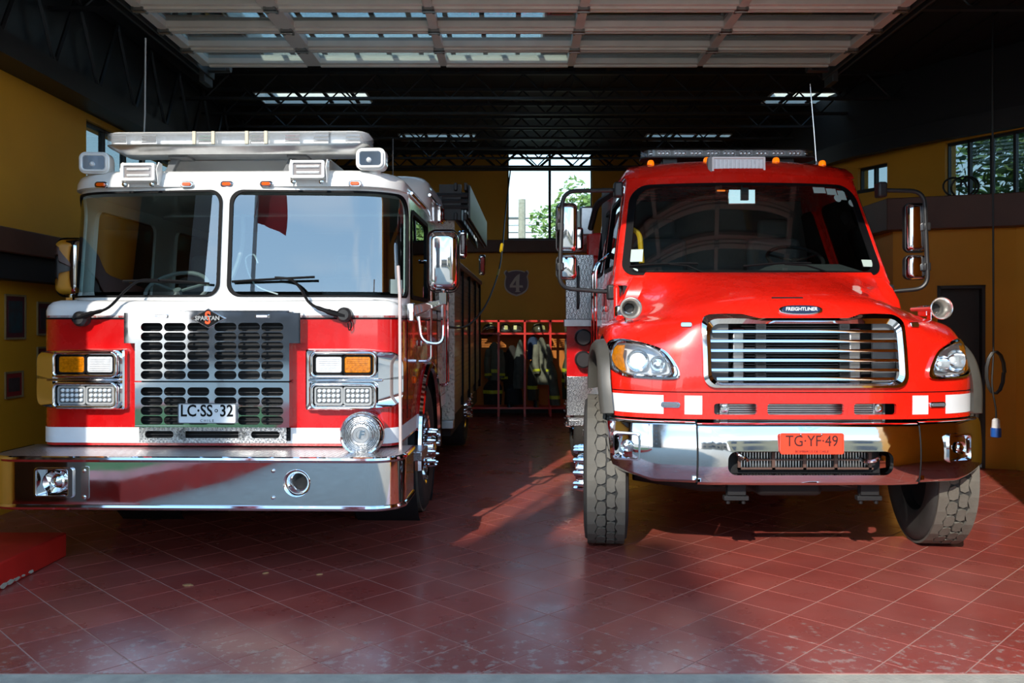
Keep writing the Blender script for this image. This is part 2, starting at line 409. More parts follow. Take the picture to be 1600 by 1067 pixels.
struct(obj('trim_5', g, BLACKST, smooth=30), 'black lattice girder along the top of the left wall')
# curved steel edge beam above the right windows
cv = catmull([(6.35, 5.0), (6.22, 8.45), (5.12, 10.25), (4.36, 11.85), (4.22, 15.3)], 10)
g = G().loft([[Vector((x+.02, y, 3.76)), Vector((x-.1, y-.05, 3.76)), Vector((x-.1, y-.05, 3.98)), Vector((x+.02, y, 3.98))] for x, y in cv], True, True)
struct(obj('trim_6', g, BLACKST), 'black steel edge beam curving above the right windows')
g = G().loft([[Vector((x+.02, y, 3.98)), Vector((x-.06, y-.03, 3.98)), Vector((x-.06, y-.03, 4.69)), Vector((x+.02, y, 4.69))] for x, y in cv], True, True)
struct(obj('trim_7', g, DECK), 'black fascia above the right edge beam')
struct(obj('baseboard_back', G().box(-4.2, 4.3, YB-.03, YB, 0, .14), BLACKST), 'dark skirting along the back wall')
# front wall: jambs and lintel around the gate opening
g = G().box(-4.6, -3.6, 3.55, 3.83, 0, 5.3).box(-3.6, 3.2, 3.55, 3.83, 4.45, 5.3)
struct(obj('wall_front', g, pm('dark_gate_surround', sr(74, 62, 54), .6, var=(2, .8))))
struct(obj('wall_front_right', G().box(3.2, 6.4, 3.55, 3.83, 0, 5.3), MUSTARD))
# doorway on the right
d2 = struct(empty('door_2', (5.17, 9.369, 0), math.atan2(D1[1]-D0[1], D1[0]-D0[0])), 'dark open doorway in the right wall')
dl = math.hypot(D1[0]-D0[0], D1[1]-D0[1])
obj('door_panel', G().box(.03, dl-.03, -.19, -.15, .02, 1.97), pm('dark_door', sr(46, 34, 26), .5, var=(5, .8)), d2, bevel=.006)
g = G().box(0, .035, -.16, .012, 0, 2.0).box(dl-.035, dl, -.16, .012, 0, 2.0).box(0, dl, -.16, .012, 1.965, 2.0)
obj('door_frame', g, BLACKST, d2, bevel=.004)
obj('door_handle', G().tube([(.08, -.15, 1.0), (.08, -.10, 1.0), (.16, -.10, 1.0)], .01, 8), STEEL, d2)

# windows
def window(name, a, b, z0, z1, n, label, gl=PANE, fr=.03, mat=BLACKST, off=.08):
    a = Vector((*a, 0)); b = Vector((*b, 0)); L = (b-a).length
    r = struct(empty(name, (a.x, a.y, z0), math.atan2(b.y-a.y, b.x-a.x)), label); h = z1-z0
    for i in range(n+1):
        x = L*i/n
        obj('mullion', G().box(max(0, x-fr/2), min(L, x+fr/2), -off-.03, -off+.03, 0, h), mat, r)
    obj('sill', G().box(0, L, -off-.05, .01, -.03, .015), mat, r)
    obj('head_rail', G().box(0, L, -off-.03, -off+.03, h-fr, h), mat, r)
    for i in range(n):
        obj('pane', G().box(L*i/n+fr/2, L*(i+1)/n-fr/2, -off-.004, -off+.004, .012, h-fr), gl, r)
    return r
window('window_1', (-4.2, 14.3), (-4.2, 8.46), 2.5, 3.6, 12, 'tall narrow panes above the left ledge', gl=FROST)
window('window_2', (1.44, YB), (-.08, YB), 3.12, 4.7, 2, 'two clear panes high in the back wall', fr=.045)
window('window_3', U[1], U[2], 3.0, 3.75, 8, 'row of narrow clerestory panes at the upper right', gl=FROST)
window('window_4', U[3], U[4], 3.35, 3.66, 2, 'small high window behind the right cab', gl=FROST)

# roof deck with four skylight wells and one added to light the gear rack
SK = [(-3.48, -1.95, 11.5, 12.06), (3.5, 5.0, 11.5, 12.06), (-1.87, -.59, 14.0, 14.5), (2.2, 3.6, 14.0, 14.5), (-2.9, .35, 7.6, 10.0)]
g = G()
for y0, y1, hs_ in ((3.6, 7.6, []), (7.6, 10.0, SK[4:]), (10.0, 11.5, []), (11.5, 12.06, SK[:2]), (12.06, 14.0, []), (14.0, 14.5, SK[2:4]), (14.5, 15.7, [])):
    x = -4.6
    for h in hs_: g.box(x, h[0], y0, y1, 4.7, 4.82); x = h[1]
    g.box(x, 6.8, y0, y1, 4.7, 4.82)
ce = struct(obj('ceiling', g, DECK), 'black metal roof deck on open-web joists')
LINER = pm('skylight_liner', sr(222, 220, 212), .6)
for x0, x1, y0, y1 in SK:
    zw = 4.9 if y0 < 8 else 5.1
    obj('skylight_well', G().box(x0, x0+.02, y0, y1, 4.68, zw).box(x1-.02, x1, y0, y1, 4.68, zw).box(x0, x1, y0, y0+.02, 4.68, zw).box(x0, x1, y1-.02, y1, 4.68, zw), LINER, ce)
    obj('skylight_pane', G().box(x0, x1, y0, y1, zw-.04, zw-.025), PANE, ce)
g = G().box(-4.1, 6.2, -.03, .03, 4.35, 4.38).box(-4.1, 6.2, -.03, .03, 4.66, 4.7)
nz_ = 34
for k in range(nz_):
    x = -4.1+10.3*k/nz_; x2 = -4.1+10.3*(k+1)/nz_
    g.tube([(x, 0, 4.37 if k % 2 else 4.67), (x2, 0, 4.67 if k % 2 else 4.37)], .011, 5)
jm = mesh(g, BLACKST, 30)
y = 4.6
while y < 15.3:
    if not (8.0 < y < 10): obj('joist', jm, BLACKST, ce, loc=(0, y, 0))
    y += .75
g = G()
for k in range(30):
    xx = -4.4+k*.37; g.box(xx, xx+.05, 3.9, 15.3, 4.682, 4.70)
obj('deck_ribs', g, DECK, ce)
lastj = G().box(-4.1, 4.3, YB-.12, YB-.06, 4.33, 4.38).box(-4.1, 4.3, YB-.12, YB-.06, 4.62, 4.7)
for k in range(24):
    x = -4.1+.35*k
    lastj.tube([(x, YB-.09, 4.36 if k % 2 else 4.66), (x+.35, YB-.09, 4.66 if k % 2 else 4.36)], .022, 5)
obj('joist', lastj, BLACKST, ce)

# ------------------------------------------------------------------ raised sectional gate
gate = struct(empty('door_1', (0, 8.78, 4.27)), 'raised glazed sectional gate under the roof')
XS = [-3.12, -2.02, -.70, .60, 1.92, 3.26]; SW = [.09, .16, .08, .08, .08, .09]; RP = .53
for k in range(8):
    y1 = -k*RP-.012; y0 = y1-RP+.02
    for i in range(6):
        obj('stile', G().box(XS[i]-SW[i]/2, XS[i]+SW[i]/2, y0, y1, -.06, .03), DOORW, gate, bevel=.004)
    for i in range(5):
        xa, xb = XS[i]+SW[i]/2, XS[i+1]-SW[i+1]/2
        obj('rail', G().box(xa-.01, xb+.01, y1-.085, y1-.03, -.055, .03).box(xa-.01, xb+.01, y1-.035, y1, -.075, .03), DOORW, gate, bevel=.004)
        obj('rail', G().box(xa-.01, xb+.01, y0+.03, y0+.085, -.055, .03).box(xa-.01, xb+.01, y0, y0+.035, -.075, .03), DOORW, gate, bevel=.004)
        obj('pane', G().box(xa, xb, y0+.08, y1-.08, -.004, .002), DOORPANE, gate)
    if k:
        for i in range(6):
            hg = G().box(XS[i]-.045, XS[i]+.045, y1-.035, y1+.045, -.082, -.06).tube([(XS[i]-.055, y1+.006, -.084), (XS[i]+.055, y1+.006, -.084)], .011, 6).box(XS[i]-.05, XS[i]-.03, y1-.05, y1+.06, -.086, -.06).box(XS[i]+.03, XS[i]+.05, y1-.05, y1+.06, -.086, -.06)
            obj('hinge', hg, HINGE, gate)
for x in (XS[0]-.12, XS[-1]+.12):
    obj('track', G().box(x-.05, x-.03, -4.6, .42, -.08, .08).box(x+.03, x+.05, -4.6, .42, -.08, .08).box(x-.05, x+.05, -4.6, .42, .06, .08), TRACK, gate, bevel=.004)
    s = 1 if x < 0 else -1
    obj('spring_bracket', G().box(x-.03, x+.03, .18, .42, -.16, -.02).box(x+s*.04-.03, x+s*.24, .20, .30, -.04, .04).tube([(x+s*.05, .25, 0), (x+s*.28, .25, 0)], .05, 10), TRACK, gate, bevel=.004)

# ------------------------------------------------------------------ red step at the left
st = G().box(-4.2, -3.0, 3.84, 5.78, 0, .165)
so = obj('step', st, REDSTEP, bevel=.012); tag(so, 'low red painted concrete step at the left edge with chipped corner', 'step')
ch = G()
for k in range(9):
    y = 4.75+k*.075+random.uniform(-.02, .02); r = random.uniform(.015, .04)
    P = [(y+r*1.3*math.cos(a)*random.uniform(.6, 1), .022+r*.5*math.sin(a)*random.uniform(.6, 1)) for a in [i*pi/4 for i in range(8)]]
    ch.prism([Vector((-3.001, p[0], max(.002, p[1]))) for p in P], [Vector((-2.997, p[0], max(.002, p[1]))) for p in P])
obj('chipped_paint', ch, CONC, so)['kind'] = 'stuff'

# ------------------------------------------------------------------ pictures on the left wall
def picture(y, z, wy, hz, label, c1, c2):
    r = empty('framed_picture', (-4.2, y, z-hz/2)); tag(r, label, 'picture', 'pictures on the left wall')
    def YZ(P, x): return [Vector((x, a, b)) for a, b in P]
    A = rr(0, hz/2, wy, hz, .003, 1, 1); B = rr(0, hz/2, wy-.034, hz-.034, .003, 1, 1); C = rr(0, hz/2, wy-.10, hz-.11, .003, 1, 1)
    g = G(); a0, b0, a1, b1 = YZ(A, .016), YZ(B, .013), YZ(A, .002), YZ(B, .002); g.ring(a0, b0).ring(b0, b1).ring(b1, a1).ring(a1, a0)
    obj('frame', g, FRAMEW, r, 20)
    obj('mount', G().prism(YZ(B, .004), YZ(B, .009)), pm('mount_'+c1, sr(c1), .7), r)
    p = obj('print', G().prism(YZ(C, .009), YZ(C, .012)), pm('print_'+c2, sr(c2), .6, var=(14, sr(60, 40, 36))), r)
    return r
picture(7.24, 1.63, .30, .38, 'tall framed portrait with dark red mount on the left wall', '#5a1c22', '#26454a')
picture(7.22, 1.06, .26, .225, 'small framed photo with red mount low on the left wall', '#8c1e1c', '#4c3c3a')
picture(7.74, 1.62, .34, .30, 'dark framed picture half hidden behind the left cab, upper', '#5a1c22', '#3a3438')
picture(7.74, 1.22, .34, .30, 'dark framed picture half hidden behind the left cab, lower', '#5a1c22', '#38322c')

# ------------------------------------------------------------------ shield sign, lockers, gear
sh = empty('shield_sign', PXY(807, 465, YB-.03)); tag(sh, 'wall shield sign with large white numeral 4', 'sign')
half = [(0, .245), (.09, .235), (.16, .215), (.185, .245), (.225, .20), (.20, .13), (.215, .05), (.215, -.05), (.18, -.13), (.10, -.19), (0, -.225)]
P = catmull([(a, b) for a, b in half], 3); P = P+[(-a, b) for a, b in reversed(P[1:-1])]
P = [(a, b+.25) for a, b in P]
SHB = pm('shield_border', sr(196, 176, 160), .5); SHF = pm('shield_field', sr(104, 72, 82), .5, var=(6, .85))
obj('border', plate(G(), P, .02, -.012), SHB, sh); obj('field', plate(G(), inset(P, .9), -.012, -.017), SHF, sh)
g = G(); g.prism(XZ([(.01, .40), (.06, .43), (.05, .28), (.05, .12), (.08, .10), (-.03, .10), (-.01, .12), (-.01, .28)], -.017), XZ([(.01, .40), (.06, .43), (.05, .28), (.05, .12), (.08, .10), (-.03, .10), (-.01, .12), (-.01, .28)], -.023))
g.prism(XZ([(.01, .40), (-.03, .36), (-.12, .22), (-.12, .18), (.12, .18), (.11, .22), (-.07, .22), (.04, .38)], -.018), XZ([(.01, .40), (-.03, .36), (-.12, .22), (-.12, .18), (.12, .18), (.11, .22), (-.07, .22), (.04, .38)], -.024))
obj('numeral', g, SHB, sh, 20)

YL = 14.75
lk = empty('gear_rack', (0.0, YL, 0)); tag(lk, 'red steel tube locker rack full of turnout gear at the back wall', 'rack')
xs = [PXY(p, 0, YL).x for p in (735, 779, 820, 860, 905)]
zt, zs, zb = 1.66, 1.43, .16
for x in xs:
    for yy in (0, .45): obj('post', G().box(x-.018, x+.018, yy-.018, yy+.018, 0, zt), LOCKER, lk)
obj('top_rail', G().box(xs[0], xs[-1], -.018, .018, zt-.035, zt).box(xs[0], xs[-1], .432, .468, zt-.035, zt), LOCKER, lk)
for i in range(4):
    g = G().box(xs[i]+.02, xs[i+1]-.02, -.018, .012, zs-.02, zs+.012)
    for q in range(8): g.box(xs[i]+.02, xs[i+1]-.02, .03+q*.052, .04+q*.052, zs-.008, zs)
    obj('shelf', g, LOCKER, lk)
    g = G().box(xs[i]+.02, xs[i+1]-.02, -.018, .018, zb-.03, zb+.005).box(xs[i]+.02, xs[i+1]-.02, 0, .45, zb-.01, zb)
    obj('base_shelf', g, LOCKER, lk)
    obj('lit_wall_panel', G().box(xs[i]+.02, xs[i+1]-.02, .44, .445, zb, zs), pm('rack_back%d' % i, sr(190, 104, 26), .7) if i == 0 else MATS['rack_back0'], lk)  # added panel in the orange of the lit wall behind the rack
def helmet(x, z, col, label, rz=0, tilt=0):
    r = empty('helmet', (x, YL+.17, z), rz); r.rotation_euler = (tilt, 0, rz); r.scale = (.84,)*3; tag(r, label, 'helmet', 'helmets on the rack shelf')
    m = pm('helmet_'+col, sr(col), .3, 0, .6, var=(20, .6))
    prof = [(.125, .03), (.122, .08), (.105, .13), (.07, .165), (.03, .18), (.001, .182)]
    obj('shell', G().loft([[Vector((rad*math.cos(t), rad*1.2*math.sin(t), h)) for t in [2*pi*k/18 for k in range(18)]] for rad, h in prof], True, True), m, r)
    obj('brim', G().loft([[Vector((rad*math.cos(t), rad*1.25*math.sin(t)+(.03 if math.sin(t) > 0 else 0), h-.02*max(0, math.sin(t)))) for t in [2*pi*k/18 for k in range(18)]] for rad, h in ((.12, .045), (.175, .022), (.175, .015), (.12, .03))], True, False), m, r)
    g = G()
    for a in (0, pi/3, -pi/3): g.tube([Vector((.126*math.sin(a)*math.cos(t), -.126*1.2*math.cos(a)*math.cos(t), .05+.135*math.sin(t))) for t in [pi*k/10 for k in range(11)]], .007, 5)
    obj('ridge', g, m, r)
    obj('front_shield', G().cbox((0, -.152, .10), (.07, .012, .09), (-.25, 0, 0)), pm('hs_'+col, sr(196, 186, 120), .4), r, bevel=.004)
    obj('visor', G().loft([[Vector((.128*math.sin(a), -.128*1.22*math.cos(a)-.02, h)) for a in [-1+.2*k for k in range(11)]] for h in (.0, .055)], False), pm('visor_'+col, sr(120, 124, 120), .1, .6), r)
hx = lambda p: PXY(p, 0, YL).x
helmet(hx(764), zs+.02, '#2a2220', 'black helmet tilted at the left end of the gear rack shelf', .5, -.5)
helmet(hx(788.5), zs+.016, '#382824', 'small dark helmet, second from the left on the gear rack', .2)
helmet(hx(808.5), zs+.016, '#3c3228', 'black helmet with pale crest plate beside the middle post', -.3)
helmet(hx(842), zs+.016, '#55503a', 'olive helmet with yellow bands alone in its rack bay', .7)
HIVIS = pm('hi_vis_band', sr(206, 206, 40), .5, var=(30, .7)); 
def coat(x, ztop, zbot, wd, col, label, bands=(), lean=0, y=.14, cat='jacket', sleeve=True, fold=9):
    r = empty('hanging_'+cat, (x, YL+y, 0)); tag(r, label, cat, 'turnout gear on the rack')
    m = pm('cloth_%s_%d' % (col.lstrip('#'), int(x*1000)), sr(col), .9, var=(9, .6), bump=('noise', 14, .5))
    def sec(z, k=1.0):
        t = (ztop-z)/(ztop-zbot); wv = wd/2*(.18+.82*min(1, (t*3.2))**.6)*k; out = []
        for q in range(20):
            a = 2*pi*q/20
            rip = 1+.10*math.sin(fold*a*.5+z*7+x*9)*min(1, t*3)
            out.append(Vector((wv*math.cos(a)*rip+lean*t, (.045+.05*min(1, t*3))*math.sin(a)*rip*k, z)))
        return out
    zsq = [ztop-(ztop-zbot)*i/14 for i in range(15)]
    obj('cloth', G().loft([sec(z) for z in zsq]), m, r, 60)
    if sleeve:
        for s in (-1, 1):
            p0 = Vector((s*wd*.33, -.03, ztop-.13)); p1 = Vector((s*wd*.47+lean*.3, -.08, ztop-.36)); p2 = Vector((s*wd*.44+lean*.6, -.11, ztop-.62))
            sl = obj('sleeve', G().tube(catmull([p0, p1, p2], 5), [.05]+[.066]*5+[.06]*4+[.052], 10), m, r, 60)
            q = p1.lerp(p2, .75)
            obj('cuff_band', G().tube([p1.lerp(p2, .7), p1.lerp(p2, .86)], .066, 10), HIVIS, sl)
    for b in bands:
        obj('hi_vis_stripe', G().loft([sec(b-.03, 1.05), sec(b+.03, 1.05)], True, False), HIVIS, r)
coat(hx(772), 1.28, .62, .26, '#6a6a58', 'grey turnout jacket hanging in the left rack bay', (.78,), .02)
coat(hx(800), 1.22, .42, .30, '#2c2420', 'dark coat hanging in the middle rack bay beside the red post', (), 0, .2)
coat(hx(813), 1.32, .48, .17, '#60625a', 'grey trousers with tan patch hanging left of the middle post', (), -.04, .08, 'trousers', False)
coat(hx(833), 1.40, .98, .20, '#2c3a58', 'navy blue jacket bundled under the olive helmet', (), .01, .1, 'jacket', False, 13)
coat(hx(846), 1.36, .55, .25, '#7c7766', 'khaki turnout jacket with white lining hanging under the olive helmet', (), .05, .05)
coat(hx(861), .96, .2, .17, '#6c695a', 'khaki trouser leg with yellow cuff leaning out of the rack', (.34,), .07, -.06, 'trousers', False)
coat(hx(832), .98, .28, .16, '#4a463c', 'dark harness and gloves hanging low in the right rack bay', (.5,), 0, .05, 'harness', False, 17)
coat(hx(770), .64, .2, .3, '#2e2c24', 'crumpled dark trousers with yellow bands on the rack floor, left', (.42,), 0, .1, 'trousers', False)
coat(hx(802), .55, .2, .3, '#26262a', 'crumpled black overtrousers on the rack floor, middle', (), 0, .1, 'trousers', False)
coat(hx(888), 1.1, .3, .2, '#3c4a2a', 'green vest with yellow stripe behind the tanker body', (.62, .8), 0, .02, 'vest', False)
for k, (p, lab) in enumerate(((796, 'black rubber boot at the foot of the middle rack bay'), (838, 'black rubber boot under the dark harness'))):
    r = empty('boot', (hx(p), YL+.06, zb+.006)); tag(r, lab, 'boot')
    obj('shaft', G().loft([[Vector((.05*s*math.cos(t), .06*s*math.sin(t)+.03, z)) for t in [2*pi*q/14 for q in range(14)]] for z, s in ((.08, 1), (.16, .9), (.26, 1.05), (.3, 1.1))]), PLASTIC, r)
    obj('foot', G().loft([[Vector((.048*s*math.cos(t), -.03+.12*s*math.sin(t), z)) for t in [2*pi*q/14 for q in range(14)]] for z, s in ((.0, 1.05), (.03, 1), (.07, .85), (.10, .5))]), PLASTIC, r)

# ------------------------------------------------------------------ hanging cables
CABLE = pm('black_cable', (.012, .012, .012), .5)
Yc = 8.6
cb = empty('hanging_power_cable', PXY(1551, 700, Yc)); tag(cb, 'black power cable with blue and white plug hanging beside the right wall', 'cable')
o0 = Vector(cb.location)
def cpx(pts, Y, o): return [PXY(a, b, Y+(c[0] if c else 0))-o for a, b, *c in pts]
obj('cord', G().tube(catmull(cpx([(1551, 20), (1551, 200), (1552, 400), (1552, 548), (1550, 600), (1556, 640), (1556, 655)], Yc, o0), 6), .009, 6), CABLE, cb)
lp_ = []
for k in range(40):
    a = 2*pi*k/13; lp_.append(PXY(1553+14*math.cos(a)+.10*k, 582+33*math.sin(a), Yc+.02*math.sin(k*.5))-o0)
obj('coil', G().tube(lp_, .011, 6), CABLE, cb)
pl = PXY(1556, 655, Yc)-o0
obj('plug_body', G().lathe([(.018, .01), (.036, -.01), (.042, -.09), (.03, -.095)], pl, (0, 0, 1), 14), WHTXT, cb)
obj('plug_collar', G().lathe([(.046, -.085), (.05, -.10), (.05, -.175), (.038, -.18)], pl, (0, 0, 1), 14), pm('blue_plug', sr(36, 92, 180), .4, 0, .4), cb)
wire_c = empty('charging_cable', PXY(785, 385, 9.4)); tag(wire_c, 'black cable with yellow marker slung beside the left engine from the back ledge', 'cable'); o0 = Vector(wire_c.location)
cp = [(798, 262, 5.6), (790, 330, 5), (785, 385, 3.6), (780, 420, 2.6), (766, 462, 1.2), (750, 490, .2), (728, 510, -.6), (700, 511, -1.3)]
obj('cord', G().tube(catmull(cpx(cp, 9.4, o0), 8), .012, 6), CABLE, wire_c)
obj('marker_sleeve', G().tube(cpx([(779.5, 422, 2.5), (777, 431, 2.25)], 9.4, o0), .02, 8), YEL, wire_c)
obj('hook_sleeve', G().tube(cpx([(784.5, 382, 3.6), (783, 392, 3.4)], 9.4, o0), .026, 8), YEL, wire_c)
cc = empty('coiled_cable', (5.12, 9.62, 2.98)); tag(cc, 'loop of black cable lying on the right ledge below the clerestory', 'cable')
obj('cord', G().tube([Vector((-.16+.14*math.cos(a)+a*.012, .05*math.sin(a*.7), .13+.115*math.sin(a))) for a in [k*.35 for k in range(46)]], .011, 6), CABLE, cc)
# ================================================================== wheels
def wheel(parent, cx_, cy_, side, R=.53, W=.29, detail=True, steer_=0):
    cx = cy = 0.; R0 = R
    """front wheel; side = -1 outer face towards -x, +1 towards +x"""
    r = obj('tyre', G().lathe([(.30, -W/2+.03), (.33, -W/2+.005), (.42, -W/2-.008), (.49, -W/2), (R-.022, -W/2+.022), (R-.014, -W/2+.05), (R-.014, W/2-.05), (R-.022, W/2-.022), (.49, W/2), (.42, W/2+.008), (.33, W/2-.005), (.30, W/2-.03)], (0, 0, 0), (1, 0, 0), 56, False), RUBBER, parent, 50, loc=(cx_, cy_, R), rot=(0, 0, steer_))
    if detail:
        g = G(); n = 30; p = 2*pi/n
        def blk(pts):
            lo = []; hi = []
            for s, a in pts:
                th = s*p
                lo.append(Vector((cx+a, cy+(R-.016)*math.cos(th), (R-.016)*math.sin(th)))); hi.append(Vector((cx+a, cy+R*math.cos(th), R*math.sin(th))))
            g.prism(lo, hi)
        e = W/2-.018
        for k in range(n):
            blk([(k, -e), (k, -.068), (k+.25, -.058), (k+.5, -.068), (k+.75, -.078), (k+1, -.068), (k+1, -e), (k+.5, -e)])
            blk([(k, e), (k+.5, e), (k+1, e), (k+1, .068), (k+.75, .078), (k+.5, .068), (k+.25, .058), (k, .068)])
            blk([(k+.30, -.032), (k+.42, -.060), (k+.80, -.070), (k+1.16, -.060), (k+1.22, -.034), (k+1.1, -.006), (k+.75, -.002), (k+.42, -.006)])
            blk([(k-.2, .032), (k-.08, .006), (k+.28, .002), (k+.6, .006), (k+.72, .034), (k+.6, .060), (k+.28, .056), (k-.08, .060)])
        t = obj('tread', g, RUBBER_T, r, 30); t['kind'] = 'stuff'
    f = side
    obj('rim', G().lathe([(.30, f*(W/2-.03)), (.305, f*(W/2-.01)), (.285, f*(W/2-.02)), (.27, f*.02), (.20, f*.03), (.17, f*.10), (.17, f*.135), (.001, f*.135)], (0, 0, 0), (1, 0, 0), 32, False), CHROME if detail else STEEL, r)
    obj('inner_rim', G().lathe([(.30, -f*(W/2-.03)), (.29, -f*.05), (.20, -f*.03), (.001, -f*.03)], (0, 0, 0), (1, 0, 0), 28, False), DARK, r)
    obj('hub_cap', G().lathe([(.105, f*.13), (.10, f*.19), (.085, f*.215), (.001, f*.22)], (0, 0, 0), (1, 0, 0), 20, False), CHROME, r)
    nut = mesh(G().lathe([(.022, f*.12), (.022, f*.17), (.016, f*.185), (.016, f*.20), (.010, f*.215), (.001, f*.218)], (0, 0, 0), (1, 0, 0), 8, False), CHROME, 30)
    for k in range(10):
        a = 2*pi*k/10+.1; obj('lug_nut', nut, CHROME, r, loc=(cx+f*.015, cy+.145*math.cos(a), .145*math.sin(a)))
    return r
def led_bar(parent, x0, x1, n, y, z0, z1):
    pass
# ================================================================== left engine (flat nose, red and white)
def PP(u, w_, r, y0):
    s = 1 if u >= 0 else -1; a = abs(u); fl_ = w_-r; ar = r*pi/2
    if a < fl_: p, n = (a, y0), (0, -1)
    elif a < fl_+ar: th = (a-fl_)/r; p, n = (fl_+r*math.sin(th), y0+r-r*math.cos(th)), (math.sin(th), -math.cos(th))
    else: p, n = (w_, y0+r+a-fl_-ar), (1, 0)
    return Vector((s*p[0], p[1], 0)), Vector((s*n[0], n[1], 0))
LT = empty('fire_engine', (-1.965, 5.72, 0), -.026)
tag(LT, 'white topped red cab-over fire engine with chrome slotted grille', 'fire truck')
HW = 1.21
def SN(u, z, off=0, r=.12, y0=0.):
    p, n = PP(u, HW, r, y0); q = p+n*off; return Vector((q.x, q.y, z))
def rings(g, inner, outer, S, n=3, flange=.03):
    secs = [[S(a[0]+(b[0]-a[0])*i/n, a[1]+(b[1]-a[1])*i/n) for a, b in zip(outer, inner)] for i in range(n+1)]
    if flange: secs.append([S(a[0], a[1], -flange) for a in inner])
    g.loft(secs, True, False)
def ugrid(us, zs, S, skip=None):
    g = G(); P = [[S(u, z) for u in us] for z in zs]; m = len(us)
    g.v = [tuple(v) for r in P for v in r]
    for i in range(len(zs)-1):
        for j in range(m-1):
            if skip and skip((P[i][j]+P[i+1][j+1])/2): continue
            g.f.append((i*m+j, i*m+j+1, (i+1)*m+j+1, (i+1)*m+j))
    return g
UEND = (HW-.12)+.12*pi/2+2.9
us = [-UEND+2*UEND*k/300 for k in range(301)]
WY = 1.56
arch = lambda c: abs(c.x) > 1.1 and math.hypot(c.y-WY, c.z-.55) < .68
zz = [.79, .81]+[.83+.0345*k for k in range(24)]
obj('lower_cab_shell', ugrid(us, zz, SN, arch), RED, LT, 40)
obj('cab_underside', G().box(-1.1, 1.1, .1, 3.0, .72, .80), DARK, LT)
# white cowl with rounded top, running back along the doors
g = G(); prof = [(0, 1.605), (0, 1.655), (-.012, 1.69), (-.04, 1.715), (-.09, 1.728), (-.2, 1.733)]
secs = []
for off, z in prof: secs.append([SN(u, z, off) for u in us])
g.grid(secs); obj('cowl', g, WHITE, LT, 50)
zs_ = [.773, .876]
sg = ugrid(us, [.773, .825, .876], lambda u, z: SN(u, z, .004), arch); obj('white_stripe', sg, STRIPE, LT, 40)
obj('sill_edge', ugrid(us, [.755, .773], lambda u, z: SN(u, z, -.004), arch), RED, LT, 40)
obj('cowl_line', ugrid(us, [1.598, 1.609], lambda u, z: SN(u, z, .003)), SEAL, LT, 40)
# upper cab with wrap-round windscreens
UW = 1.205; UR = .34
def SU(u, z, off=0):
    t = (z-1.72)/.77
    p, n = PP(u, UW-.012*t, UR, .10+.075*t); q = p+n*off; return Vector((q.x, q.y+.085*min(abs(q.x), .95), z))
UC = (UW-UR)+UR*pi/2
for s in (-1, 1):
    g = G(); zc, hz = (1.755+2.487)/2, (2.487-1.755)
    ua, ub = .03, UC-.05; cell0, cell1 = 0, UC+.06
    inn = rr((ua+ub)/2, zc, ub-ua, hz, (.16, .09, .09, .06), 8, 14); out = rr((cell0+cell1)/2, (1.70+2.53)/2, cell1-cell0, .83, (.004,)*4, 8, 14)
    I = [(s*a, b) for a, b in inn]; O = [(s*a, b) for a, b in out]
    rings(g, I, O, SU, 4, .03); fr_ = obj('windshield_surround', g, WHITE, LT, 50)
    gl = inset(inn, .985); GLs = [(s*a, b) for a, b in gl]
    g = G(); sl = inset(inn, 1.0)
    rings(g, [(s*a, b) for a, b in inset(inn, .972)], [(s*a, b) for a, b in inset(inn, 1.01)], lambda u, z, o=0: SU(u, z, o+.008), 2, .02); obj('rubber_seal', g, SEAL, LT, 50)
    # pane: scanline grid fitted inside the outline
    rows = []; nz2 = 26
    for i in range(nz2+1):
        z = 1.76+(2.482-1.76)*i/nz2
        xsn = []
        for k in range(len(gl)):
            a, b = gl[k], gl[(k+1) % len(gl)]
            if (a[1] <= z) != (b[1] <= z): xsn.append(a[0]+(b[0]-a[0])*(z-a[1])/(b[1]-a[1]))
        if len(xsn) < 2: continue
        lo, hi = min(xsn), max(xsn); rows.append([SU(s*(lo+(hi-lo)*k/40), z, -.004) for k in range(41)])
    g = G(); g.grid(rows); obj('windshield_pane', g, WSH, LT, 80)
# sides of the upper cab with door windows
def sidecell(u0, u1, wu0, wu1, wz0, wz1, z0=1.70, z1=2.53):
    for s in (-1, 1):
        g = G(); inn = rr((wu0+wu1)/2, (wz0+wz1)/2, wu1-wu0, wz1-wz0, .07, 5, 5); out = rr((u0+u1)/2, (z0+z1)/2, u1-u0, z1-z0, .003, 5, 5)
        rings(g, [(s*a, b) for a, b in inn], [(s*a, b) for a, b in out], SU, 2, .03); d = obj('upper_door', g, STEEL if s > 0 else WHITE, LT, 40)
        g = G(); rings(g, [(s*a, b) for a, b in inset(inn, .93)], [(s*a, b) for a, b in inset(inn, 1.03)], lambda u, z, o=0: SU(u, z, o+.006), 1, .02); obj('window_seal', g, SEAL, d, 50)
        obj('side_window', G().prism([SU(s*a, b, -.012) for a, b in inset(inn, .96)], [SU(s*a, b, -.016) for a, b in inset(inn, .96)]), SIDEGL, d)
sidecell(UC+.06, UC+1.25, UC+.12, UC+1.1, 1.76, 2.42)
sidecell(UC+1.25, UC+2.55, UC+1.55, UC+2.4, 1.76, 2.42)
